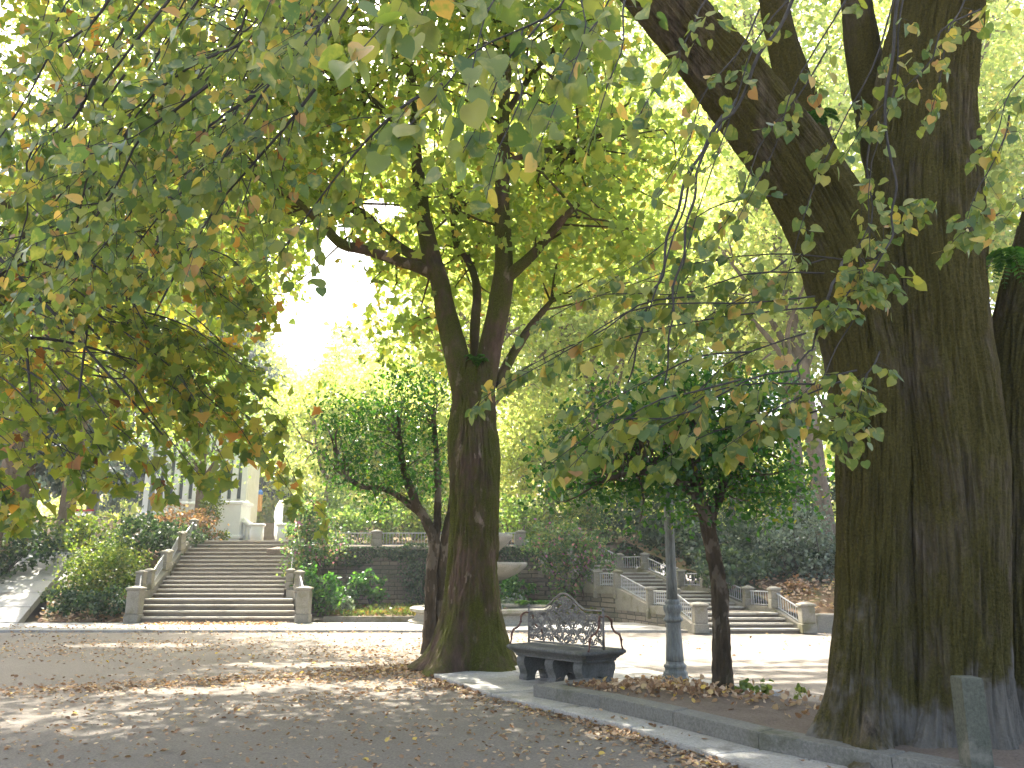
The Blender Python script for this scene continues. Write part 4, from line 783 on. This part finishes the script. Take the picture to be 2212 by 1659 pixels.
for nme, lab, px, Y, h, cr, mt, ncl in FT:
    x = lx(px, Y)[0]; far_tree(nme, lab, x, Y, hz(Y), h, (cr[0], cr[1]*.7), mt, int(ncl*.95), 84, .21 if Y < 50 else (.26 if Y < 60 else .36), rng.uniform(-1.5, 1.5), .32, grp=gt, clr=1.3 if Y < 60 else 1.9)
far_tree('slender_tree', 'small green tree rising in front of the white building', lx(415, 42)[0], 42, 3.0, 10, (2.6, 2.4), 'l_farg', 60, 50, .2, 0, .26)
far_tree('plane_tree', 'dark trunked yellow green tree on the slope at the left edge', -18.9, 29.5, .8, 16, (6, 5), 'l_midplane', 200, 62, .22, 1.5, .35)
# dense undergrowth closing the view between the trunks
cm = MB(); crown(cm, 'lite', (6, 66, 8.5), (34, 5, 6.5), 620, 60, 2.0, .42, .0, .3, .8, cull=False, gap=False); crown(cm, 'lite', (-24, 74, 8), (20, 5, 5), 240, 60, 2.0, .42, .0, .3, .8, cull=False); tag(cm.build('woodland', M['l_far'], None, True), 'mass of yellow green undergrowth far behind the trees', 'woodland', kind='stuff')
# dark conifers and cedar on the left
def cedar(label, px, Y, h, rad, tiers, drop):
    x = lx(px, Y)[0]; z0 = hz(Y); o = thing('cedar_tree', label, 'tree', (x, Y, z0)); mb = MB(); trunk(mb, [(x, Y, z0-.3), (x, Y, z0+h*.5), (x, Y, z0+h)], [.42, .3, .06], 18, 40, .08, 0, 4, 1, .3, .5)
    pos = []; tip = []
    for t in range(tiers):
        u = t/tiers; zt = z0+h*(.18+.8*u); rr = rad*(1-.8*u)
        for b in range(7):
            a = b*.9+t*1.3+rng.uniform(-.3, .3); l = rr*rng.uniform(.7, 1.15); e = np.array([x+math.cos(a)*l, Y+math.sin(a)*l, zt-drop*l+.2]); s0 = np.array([x, Y, zt]); m_ = (s0+e)/2+np.array([0, 0, .15*l])
            mb.tube([s0, m_, e], [.09, .05, .02], 5, 8, False); q, _ = smooth_path([s0, m_, e], np.ones(3), 14)
            for c in q[4:]:
                n = 26; pp = c+rng.normal(size=(n, 3))*np.array([.45, .45, .12])+np.array([0, 0, -.2]); pos.append(pp); tip.append(nrm(rng.normal(size=(n, 3))*.45+np.array([0, 0, -1.])))
    mb.build('trunk', M['b_far'], o, True); pos = np.vstack(pos); tip = np.vstack(tip); keep = ~gap_mask(pos) & ~(lit_mask(pos) & (rng.random(len(pos)) < .9)); pos, tip = pos[keep], tip[keep]; cm = MB(); leaves(cm, 'kite', pos, tip, rdir(len(pos)), .34*rng.uniform(.6, 1.3, len(pos))); cm.build('crown', M['l_cedar'], o, True)
cedar('dark blue green cedar with drooping boughs behind the left staircase', 390, 62, 25, 9.0, 12, .22)
cedar('near black conifer at the left edge behind the ramp', 20, 38, 22, 5.2, 13, .25)
cedar('dark cedar further left, its boughs reaching down to the slope', 180, 56, 24, 7.0, 11, .3)

# ================================================================== SHRUBS AND BEDS
def shrub(name, label, cat, c, rad, n, size, mat, tp='oval', stems=5, grp=None, ncl=None, sm_=.05, gap=False):
    c = np.asarray(c, float); o = thing(name, label, cat, c, grp); cm = MB(); ncl = ncl or max(8, n//40)
    crown(cm, tp, c+np.array([0, 0, rad[2]]), (rad[0], rad[1], rad[2]*.95), ncl, max(1, n//ncl), max(rad)*.22, size, .35, .1, .8, cull=False, gap=False); cm.build('foliage', M[mat], o, True)
    sb = MB()
    for k in range(stems):
        a = rng.uniform(0, 6.28); e = c+np.array([math.cos(a)*rad[0]*.6, math.sin(a)*rad[1]*.6, rad[2]*rng.uniform(.9, 1.6)]); sb.tube([c+rng.normal(size=3)*np.array([.08, .08, 0]), (c+e)/2+rng.normal(size=3)*.1, e], [sm_*.6, sm_*.4, sm_*.15], 5, 8, False)
    if stems: sb.build('stem', M['twig'], o, True)
    return o
def at(px, py, Y): return P(px, py, Y)
shrub('shrub', 'big round sunlit shrub left of the broad staircase', 'shrub', G(205, 1338)*np.array([1, 1, 0])+np.array([0, .75, -.75]), (1.65, 1.2, 1.72), 12000, .11, 'l_shrub', 'kite', 9)
shrub('shrub', 'low dark bush at the foot of the big round sunlit shrub', 'shrub', at(235, 1328, 26.9), (1.0, .5, .42), 1300, .11, 'l_yew', 'kite', 3)
shrub('shrub', 'low dark bush between the ramp and the big round sunlit shrub', 'shrub', at(140, 1322, 27.0), (.7, .5, .4), 900, .11, 'l_yew', 'kite', 3)
shrub('shrub', 'dark green shrub on the bank above the big round one', 'shrub', at(300, 1200, 31.5), (1.3, 1.2, .75), 1600, .15, 'l_yew', 'kite', 4)
shrub('shrub', 'pale yellow shrub behind the big round one, below the toy house', 'shrub', at(190, 1185, 33), (1.6, 1.0, .5), 1400, .15, 'l_shrub', 'kite', 4)
shrub('shrub', 'green hedge bush against the left parapet', 'shrub', at(365, 1185, 33), (1.2, 1.0, .55), 1200, .14, 'l_yew', 'kite', 4)
shrub('shrub', 'rusty pink shrub beside the top of the left parapet', 'shrub', at(395, 1165, 37), (1.6, 1.0, .65), 1400, .15, 'l_rust', 'kite', 4)
shrub('shrub', 'low green bush right of the rusty pink shrub', 'shrub', at(452, 1172, 38), (.8, .7, .5), 700, .13, 'l_shrub', 'kite', 3)
shrub('shrub', 'dark ivy mound at the left edge by the ramp', 'shrub', at(15, 1235, 31), (1.8, 1.4, .8), 1800, .16, 'l_yew', 'kite', 4)
shrub('shrub', 'olive bush at the upper end of the ramp', 'shrub', at(70, 1190, 36), (1.8, 1.2, .7), 1300, .16, 'l_shrub', 'kite', 4)
tpv = at(450, 1150, 39); o = thing('topiary_tree', 'clipped ball topiary on a thin stem beside the white plinth', 'shrub', tpv); cm = MB(); crown(cm, 'kite', tpv+np.array([0, 0, 1.05]), (.52, .52, .5), 40, 34, .16, .10, .7, .1, 1, cull=False, gap=False); cm.build('foliage', M['l_shrub'], o, True); mb = MB(); mb.tube([tpv, tpv+np.array([0, 0, .9])], [.05, .04], 6, 3); mb.build('stem', M['twig'], o)
# flowering climbers
def climber(label, pts, cl, n, size, seedn):
    b = np.asarray(pts[0][0], float); o = thing('climbing_shrub', label, 'shrub', b); sb = MB(); H = []
    for st_ in pts: trunk(sb, st_, np.linspace(.075, .02, len(st_)), 10, 50, .2, .006, 4, 3, 0, 1, 5, seedn); H.append(np.array(st_[1:]))
    cm = MB(); hubs = np.vstack(H)
    for c, rd, k in cl: cc = crown(cm, 'kite', c, rd, k, n, .32, size, .15, .3, .7, cull=False, gap=False); limbs_to(sb, cc, hubs, .014, 4, .6)
    sb.build('stem', M['b_cam'], o, True); cm.build('foliage', M['l_vine'], o, True)
climber('pink flowering climber with twisted stems over the wall, right of the fountain', [[at(1280, 1318, 29.5), at(1255, 1270, 29.4), at(1262, 1220, 29.3), at(1245, 1180, 29.4)], [at(1282, 1318, 29.4), at(1320, 1295, 29.2), at(1335, 1265, 29.2), at(1310, 1240, 29.2)], [at(1262, 1318, 29.6), at(1215, 1265, 29.6), at(1190, 1220, 29.6), at(1185, 1180, 29.6)], [at(1250, 1316, 29.6), at(1240, 1265, 29.5), at(1290, 1200, 29.5)]],
        [(at(1225, 1170, 29.5), (1.3, .6, .62), 42), (at(1180, 1195, 29.6), (.8, .5, .5), 18), (at(1280, 1205, 29.4), (.6, .5, .5), 18), (at(1240, 1250, 29.5), (.9, .35, .45), 12)], 44, .13, 3)
climber('pink flowering climber on the wall end beside the broad staircase', [[at(655, 1300, 29.5), at(650, 1230, 29.6), at(665, 1160, 29.8), at(670, 1110, 30)], [at(670, 1300, 29.6), at(690, 1220, 29.8), at(700, 1150, 30)]],
        [(at(665, 1140, 30), (.75, .6, .95), 40), (at(655, 1215, 29.6), (.5, .5, .7), 18), (at(710, 1190, 30.6), (.7, .4, .35), 12)], 44, .13, 4)
# ivy along the wall top
iv = thing('ivy', 'dark ivy hanging over the retaining wall behind the fountain', 'plant', (-4, 31.2, 2.4)); cm = MB()
for x in np.linspace(-8.0, 1.0, 64):
    dz = rng.uniform(.1, .9)**1.4*(1+2.4*max(0, fbm(np.array([[x*.6, 3, 1.]]), 2, 16)[0])); n = int(60*dz+20); p = np.c_[x+rng.normal(size=n)*.16, 30.98+rng.normal(size=n)*.05, 2.55+.35*max(0, fbm(np.array([[x*.9, 0, 0.]]), 2, 6)[0])-rng.random(n)*dz]; leaves(cm, 'kite', p, nrm(rdir(n)*.6+np.array([0, -.2, -1])), nrm(rdir(n)*.6+np.array([0, -1, .4])), .10*rng.uniform(.6, 1.3, n))
cm.build('foliage', M['l_yew'], iv, True)
# bed plants
for lab, px, py, Y, rd, n, sz, mt in (('fine leaved green bush at the foot of the broad staircase, right side', 692, 1322, 28.2, (.75, .6, .75), 1100, .16, 'l_green'),
        ('round broad leaved bush under the wall, left of the hydrangea pair', 752, 1305, 29.8, (.55, .5, .5), 500, .16, 'l_green'),
        ('larger broad leaved bush under the middle of the wall', 795, 1303, 30.0, (.62, .5, .58), 620, .16, 'l_green'),
        ('broad leaved bush under the wall, right of the fountain bowl', 1108, 1300, 30.2, (.75, .5, .52), 700, .16, 'l_green'),
        ('grey green low plant at the foot of the wall, left of the ferns', 1085, 1318, 29.2, (.9, .4, .25), 600, .13, 'l_silver'),
        ('low grey plant in the bed left of the fountain', 740, 1322, 28.6, (.55, .4, .22), 400, .13, 'l_silver')):
    shrub('bush', lab, 'bush', at(px, py, Y), rd, n, sz, mt, 'oval', 2, 'bushes in the flower bed')
def fern(label, c, n, l, grp=None, up=.9, dr=.75):
    c = np.asarray(c, float); o = thing('fern', label, 'fern', c, grp); cm = MB()
    for k in range(n):
        a = k/n*6.28+rng.uniform(-.3, .3); ll = l*rng.uniform(.7, 1.1); d = np.array([math.cos(a), math.sin(a), 0]); t = np.linspace(0, 1, 16)[:, None]
        q = c+d*ll*t*.8+np.array([0, 0, 1])*ll*up*(t-dr*t**2); cm.tube(q[::3], np.full(6, .006*l), 3, 10, False); T = nrm(np.gradient(q, axis=0)); sd_ = nrm(np.cross(T, [0, 0, 1.]))
        for s in (-1, 1): leaves(cm, 'kite', q[1:], nrm(sd_[1:]*s+T[1:]*.5), np.tile([0, 0, 1.], (15, 1)), ll*.26*np.sin(np.linspace(.25, 2.95, 15)))
    cm.build('frond', M['l_green'], o, True)
fern('large arching fern under the wall, behind the bench', at(1165, 1322, 28.8), 13, 1.15); fern('smaller light fern at the bed edge, just above the bench back', at(1180, 1330, 28.5), 11, .8)
fern('bright fern growing on the second stem of the huge tree', P(2178, 560, YL-.25), 13, .36, None, 1.1, 1.5); fern('fern clump in the fork of the huge double trunk', P(1770, 262, YL+.2), 9, .28, None, 1.3, 1.0)
fern('small fern in the fork of the mossy forked tree', P(1030, 800, YP-.32), 14, .30, None, 2.4)
# red bedding: uncountable ground cover
cm = MB(); n = 5200; x = rng.uniform(-6.1, 3.6, n); y = 27.8+rng.uniform(0, 1, n)**1.2*2.9+.05*x*0; z = .14+(y-27.7)*.06+rng.random(n)*.12+.05*fbm(np.c_[x*1.5, y*1.5, x*0], 2, 3)
y = np.maximum(y, 27.72+(x+6.2)*.0575)
leaves(cm, 'kite', np.c_[x, y, z], nrm(rdir(n)+np.array([0, 0, .8])), rdir(n), .13*rng.uniform(.5, 1.2, n)); tag(cm.build('ground_cover', M['l_red'], None, True), 'red and green bedding plants filling the flower bed', 'bedding plants', kind='stuff')
for lab, px, Y, rd, n, mt in (('sunlit laurel behind the terrace railing, left of the forked tree', 770, 36.5, (1.9, 1.2, 1.0), 1500, 'l_farg'), ('yellowing bush on the terrace behind the thin stems', 880, 37.5, (1.7, 1.2, 1.1), 1400, 'l_shrub'), ('green bush on the terrace right of the forked tree', 1105, 37, (1.6, 1.2, 1.1), 1400, 'l_farg'),
        ('olive bush behind the pink flowering climber', 1210, 36.5, (1.8, 1.2, 1.3), 1600, 'l_shrub'), ('deep green laurel at the back, above the pink flowering climber', 1300, 38.5, (2.0, 1.3, 1.6), 1800, 'l_green'), ('pale green bush on the rise left of the retaining wall railing', 700, 38.5, (1.6, 1.2, 1.4), 1500, 'l_farg'), ('green laurel low behind the railing post on the wall', 970, 40, (2.4, 1.3, 1.5), 1800, 'l_farg')):
    q = lx(px, Y); shrub('laurel', lab, 'shrub', (q[0], q[1], hz(Y)-.1), rd, n, .17, mt, 'kite', 4, 'bushes on the terrace')
# hedge on the right bank
for lab, px, py, Y, rd, n, mt in (('dark yew behind the upper landing rails of the right-hand staircase', 1390, 1235, 33.5, (1.5, 1.2, 1.35), 2200, 'l_yew'),
        ('dark yew above the second flight of the right-hand staircase', 1480, 1255, 32, (1.5, 1.2, 1.4), 2400, 'l_yew'), ('spreading yew behind the middle landing of the right-hand staircase', 1560, 1290, 29.5, (1.5, 1.1, 1.3), 2400, 'l_yew'),
        ('yew closest to the lower landing rails, right of the crooked stem', 1625, 1298, 28.2, (1.3, 1.0, 1.25), 2200, 'l_yew'), ('tall yew at the back of the hedge', 1450, 1180, 37, (2.4, 1.6, 1.7), 2600, 'l_yew'), ('tall bluish yew behind the silver shrub', 1650, 1230, 34, (2.0, 1.4, 2.0), 2600, 'l_yew'),
        ('low dark yew pressed against the lower landing rails', 1585, 1285, 26.6, (1.2, .8, .75), 1500, 'l_yew'), ('low dark yew further up, between the crooked stem and the middle landing', 1555, 1225, 31, (1.6, .9, .9), 1700, 'l_yew'), ('low yew right of the lower landing, above the purplish shrub', 1690, 1275, 27.5, (1.3, .9, .7), 1500, 'l_yew'), ('spreading low yew on the leafy bank near the huge trunk', 1770, 1262, 28.5, (1.5, .9, .7), 1500, 'l_yew'),
        ('dark yew in the gap beside the huge trunk', 1800, 1250, 31, (1.6, 1.3, 2.0), 2400, 'l_yew')):
    shrub('yew_bush', lab, 'shrub', at(px, py, Y), rd, n, .17, mt, 'kite', 4, 'yews on the right bank')
shrub('silver_shrub', 'silvery grey loose shrub on thin stems left of the huge trunk', 'shrub', at(1740, 1295, 27.5), (1.15, 1.0, 1.65), 2600, .13, 'l_silver', 'kite', 7, None, None, .09)
shrub('silver_shrub', 'second silvery shrub, lower and touching the huge trunk', 'shrub', at(1800, 1290, 28), (.9, .9, 1.3), 1500, .13, 'l_silver', 'kite', 5, None, None, .08)
shrub('shrub', 'low purplish shrub on the leafy bank beside the bottom newel post', 'shrub', at(1715, 1300, 26), (.8, .6, .28), 500, .12, 'l_rust', 'kite', 3)
shrub('seedling', 'small yellow green seedling in the bed by the crooked stem', 'plant', G(1632, 1499, .2), (.22, .16, .07), 70, .075, 'l_shrub', 'heart', 0, None, 9)
shrub('seedling', 'tiny seedling by the foot of the huge trunk', 'plant', G(1722, 1504, .18), (.12, .09, .05), 24, .06, 'l_shrub', 'heart', 0, None, 4)

# ================================================================== THE FAR BUILDINGS
YB = 48; zb = hz(YB); 
wbld = thing('white_building', 'white building with pilasters and a balustraded terrace, glimpsed through leaves on the left', 'building', (lx(430, YB)[0], YB, zb))
x0, x1 = lx(290, YB)[0], lx(520, YB)[0]; mb = MB(); mb.box(((x0+x1)/2, YB+1, zb+4.2), (x1-x0, 2, 8.4)); mb.build('wall', M['white2'], wbld)
for k in range(11): mb = MB(); xx = x0+.2+(x1-x0-.4)*k/10; mb.box((xx, YB-.08, zb+4.7), (.34, .22, 6.2), bev=.02); mb.build('pilaster', M['white'], wbld)
for k in range(10): mb = MB(); xx = x0+.2+(x1-x0-.4)*(k+.5)/10; mb.box((xx, YB-.02, zb+4.6), (.30, .10, 4.2)); mb.build('window', M['glass'], wbld)
mb = MB(); mb.box(((x0+x1)/2, YB-.2, zb+8.1), (x1-x0+.6, .8, .5), bev=.05); mb.build('cornice', M['white'], wbld); mb = MB(); mb.box(((x0+x1)/2, YB-.15, zb+1.55), (x1-x0+.3, .5, .22), bev=.03); mb.build('string_course', M['white'], wbld)
pz0 = lx(488, 43); pd = thing('white_plinth', 'tall white moulded plinth at the head of the broad staircase', 'plinth', (pz0[0], 43, 2.9)); mb = MB()
mb.box((pz0[0], 43.6, 3.9), (1.05, 1.6, 2.3)); mb.box((pz0[0], 43.6, 3.35), (1.25, 1.8, .2), bev=.05); mb.box((pz0[0], 43.6, 2.95), (1.35, 1.9, .35), bev=.03); mb.build('plinth_body', M['white'], pd); mb = MB(); mb.box((pz0[0], 43.6, 5.12), (1.3, 1.85, .18), bev=.04); mb.build('plinth_cap', M['white'], pd)
def balustrade(label, a, b, h, n):
    a = np.asarray(a, float); b = np.asarray(b, float); o = thing('balustrade', label, 'balustrade', a); mb = MB(); sidewall(mb, a, b, .3, .18, min(a[2], b[2])-.5); mb.build('plinth_course', M['white'], o); mb = MB()
    mb.tube([a+np.array([0, 0, h]), b+np.array([0, 0, h])], [.13, .13], 8, 3); mb.build('handrail', M['white'], o)
    for k in range(n): q = a+(b-a)*(k+.5)/n; mb = MB(); mb.lathe([(.09, .18), (.05, .25), (.10, .42), (.05, h-.2), (.08, h-.1)], q, 8); mb.build('baluster', M['white'], o, True)
balustrade('white balustrade in front of the pilastered building', (lx(345, 44)[0], 44, 4.3), (lx(466, 44)[0], 44, 4.3), .85, 14)
sw = thing('white_staircase', 'curving white balustraded stair with brown steps beyond the broad staircase', 'staircase', (lx(560, 42)[0], 42, 2.9)); mb = MB()
for k in range(10): y = 42.5+k*.36; a, b = lx(553, y)[0]-.12*k*.3, lx(604, y)[0]-.1*k*.3; mb.box(((a+b)/2, y+.6, 2.85+.07*(k+1)), (b-a+.3, 1.4-.0*k, .14*(k+1)))
mb.build('steps', M['step'], sw)
for pxs in ([(548, 41.4, 3.35), (533, 42.6, 3.5), (512, 43.6, 3.9), (507, 45, 4.5), (520, 46.5, 5.0)], [(606, 41.4, 3.35), (597, 42.6, 3.5), (588, 43.6, 3.95), (590, 45, 4.6), (596, 46.5, 5.0)]):
    mb = MB(); pts = np.array([(*lx(q[0], q[1]), q[2]) for q in pxs]); mb.tube(pts+np.array([0, 0, .42]), np.full(5, .16), 8, 20); q2, _ = smooth_path(pts, np.ones(5), 12)
    for a, b in zip(q2[:-1], q2[1:]): sidewall(mb, a, b, .2, .36, 2.8)
    mb.box(pts[0]+np.array([0, -.1, -.05]), (.55, .5, 1.1), bev=.05); mb.box(pts[0]+np.array([0, -.1, .53]), (.66, .6, .14), bev=.04); mb.build('banister', M['white'], sw, True)
# play house and tower, poles
hx_ = at(168, 1165, 39); ph = thing('play_house', 'small yellow play house with red and white roof on the upper terrace, far left', 'play house', hx_); mb = MB(); mb.box(hx_+np.array([0, 0, .5]), (1.1, 1.0, 1.0)); mb.build('wall', M['yellow'], ph)
mb = MB(); mb.rings([np.array([hx_+np.array([sx*.66, sy*.62, 1.0]) for sx, sy in ((-1, -1), (1, -1), (1, 1), (-1, 1))]), np.array([hx_+np.array([sx*.60, sy*.1, 1.32]) for sx, sy in ((-1, -1), (1, -1), (1, 1), (-1, 1))])]); rf = mb.build('roof', M['white'], ph); mb = MB(); mb.box(hx_+np.array([0, -.63, 1.0]), (1.4, .06, .1)); mb.box(hx_+np.array([0, 0, 1.37]), (1.3, .3, .09)); mb.build('roof_trim', M['red'], ph)
mb = MB(); mb.box(hx_+np.array([.1, -.51, .55]), (.32, .05, .35)); mb.build('window', M['blue'], ph)
tz = at(549, 1105, 58); pt = thing('play_tower', 'orange play tower with two dark blue capped posts behind the white stair', 'play tower', tz); mb = MB(); 
for s in (-.35, .35): mb.lathe([(.19, 0), (.19, 1.3-.3*s)], tz+np.array([s, 0, 0]), 10)
mb.box(tz+np.array([0, .1, .35]), (.7, .1, .7)); mb.build('tower_post', M['orange'], pt); mb = MB()
for s in (-.35, .35): mb.lathe([(.2, 1.3-.3*s), (.2, 1.5-.3*s), (.05, 1.66-.3*s)], tz+np.array([s, 0, 0]), 10)
mb.box(tz+np.array([0, .0, .4]), (.3, .1, .5)); mb.build('tower_cap', M['blue'], pt)
for lab, px, py, Y, h, r in (('grey metal lamp pole behind the left parapet', 318, 1165, 37, 7.0, .13), ('thin grey green pole beside the yellow play house', 132, 1165, 38, 5.5, .11), ('grey post right of the yellow play house', 200, 1165, 39, 4.5, .10)):
    q = at(px, py, Y); mb = MB(); mb.lathe([(r*1.6, -.6), (r*1.6, -.3), (r, -.25), (r*.8, h), (r*.5, h+.05)], q, 12); tag(mb.build('pole', M['lamp'], None, True), lab, 'pole', 'poles on the terrace')

# ================================================================== FALLEN LEAVES (nobody could count them)
def sample_litter():
    out = []
    n = 8000; x = rng.uniform(-15, 9, n); y = 3.0+rng.random(n)**.8*20; out.append(np.c_[x, y])
    k = fbm(np.c_[out[0]*np.array([.35, .7]), out[0][:, 0]*0], 3, 31); out[0] = out[0][(k > -.25) & ~((x > 1.5) & (y > 12) & (rng.random(n) < .8))]
    n2 = 3000; out.append(np.c_[rng.uniform(-6, 4, n2), rng.uniform(4.6, 11.5, n2)])
    for (a, b, wd, m) in ((G(0, 1500), G(560, 1468), .35, 800), (G(560, 1468), G(900, 1450), .5, 800), (G(820, 1440), G(940, 1452), .6, 700), (G(940, 1470), G(1300, 1568), .22, 1200), (G(1300, 1570), G(1500, 1622), .22, 700), (G(1440, 1625), G(1660, 1690), .16, 420), (G(700, 1400), G(1000, 1435), .9, 700), (G(0, 1395), G(500, 1400), 1.2, 700), (G(0, 1360), G(900, 1362), .8, 1100), (G(600, 1520), G(1000, 1470), .35, 350), (G(940, 1440), G(1110, 1448), .35, 400)):
        t = rng.random(m)[:, None]; out.append(a[:2]*(1-t)+b[:2]*t+rng.normal(size=(m, 2))*wd)
    return np.vstack(out)
xy = sample_litter(); n = len(xy)
def inside_slab(p):
    d = p-ea[0]; u = d@ed[0]; q = None
    s = np.full(len(p), 9.)
    for a, nn in zip(ea, en): s = np.minimum(s, np.abs((p-a)@ed[0])*0+((p-a)@nn))
    return (((p-ea[0])@en[0]) > 0) & (((p-ea[2])@en[2]) > 0) & (((p-ea[5])@en[5]) > 0) & (u > 0)
ins = inside_slab(xy); xy = xy[~ins | (rng.random(n) < .06)]; ins = inside_slab(xy); n = len(xy)
zl = np.where(ins, .075, .008)+rng.random(n)*.02
zl = np.where(xy[:, 1] > 22.95, zl+.05, zl)
fl = MB(); leaves(fl, 'curl', np.c_[xy, zl], nrm(rdir(n)*np.array([1, 1, .18])), nrm(rdir(n)*.55+np.array([0, 0, 1.])), np.where(xy[:, 1] < 11.5, rng.uniform(.022, .07, n), rng.uniform(.03, .085, n)))
# heaps in the bed
hp = []
for (a, m, wd) in ((G(1400, 1482, .22), 260, .28), (G(1310, 1490, .22), 200, .22), (G(1500, 1490, .24), 260, .25), (G(1450, 1478, .22), 200, .25), (G(1590, 1505, .22), 160, .3), (G(1250, 1482, .22), 120, .18), (G(1750, 1530, .2), 60, .5), (G(1690, 1545, .2), 40, .4), (G(1150, 1510, .1), 20, .3)):
    q = rng.normal(size=(m, 2))*wd+a[:2]; hp.append(np.c_[q, .215+rng.random(m)*.055])
hp = np.vstack(hp); hp = hp[rng.random(len(hp)) < .6]; m = len(hp); u_ = ((hp[:, :2]-ka[0])@kn[0]) > .3; hp = hp[u_]; m = len(hp)
leaves(fl, 'curl', hp, nrm(rdir(m)*np.array([1, 1, .5])), nrm(rdir(m)*.9+np.array([0, 0, .8])), rng.uniform(.045, .10, m))
# on steps and banks
n = 500; x = rng.uniform(-11.2, -7.0, n); leaves(fl, 'curl', np.c_[x, rng.uniform(25.0, 26.1, n), np.full(n, .06)], rdir(n)*np.array([1, 1, .2]), nrm(rdir(n)*.5+np.array([0, 0, 1.])), .11)
n = 2600; u, v = rng.random(n), rng.random(n)**1.3; p = (np.array((8.3, 23.35, .46))*(1-u[:, None])+np.array((18, 23.35, .46))*u[:, None])*(1-v[:, None])+(np.array((6.5, 31, 2.2))*(1-u[:, None])+np.array((18, 31, 2.5))*u[:, None])*v[:, None]; p[:, 2] += .12
leaves(fl, 'curl', p, rdir(n)*np.array([1, 1, .4]), nrm(rdir(n)*.5+np.array([0, -.3, 1.])), .15*rng.uniform(.6, 1.2, n))
n = 260; u, v = rng.random(n)[:, None], (rng.random(n)**1.5)[:, None]; p = (np.array((-15.0, 26.4, .1))*(1-u)+np.array((-12.3, 26.4, .1))*u)*(1-v)+(np.array((-16, 29, .9))*(1-u)+np.array((-13, 29, 1.0))*u)*v
leaves(fl, 'curl', p, rdir(n)*np.array([1, 1, .4]), nrm(rdir(n)*.5+np.array([0, -.3, 1.])), .14*rng.uniform(.6, 1.2, n))
tag(fl.build('fallen_leaves', M['l_fallen'], None, True), 'dry brown autumn leaves scattered over the square and heaped in the bed', 'fallen leaves', kind='stuff')

# ------------------------------------------------------------------ thin haze added between the trees, mostly standing in for lens flare
mb = MB(); mb.box((0, 170, 38.9), (620, 480, 80.2)); hzm = bpy.data.materials.new('haze_air'); hzm.use_nodes = True; t = hzm.node_tree
for nd in list(t.nodes):
    if nd.type == 'BSDF_PRINCIPLED': t.nodes.remove(nd)
pv = t.nodes.new('ShaderNodeVolumePrincipled'); pv.inputs['Density'].default_value = .0010; pv.inputs['Color'].default_value = (.95, .96, .98, 1); pv.inputs['Anisotropy'].default_value = .3
t.links.new(pv.outputs[0], t.nodes['Material Output'].inputs['Volume'])
tag(mb.build('haze', hzm), 'thin added haze, mostly standing in for lens flare', 'haze', kind='stuff')
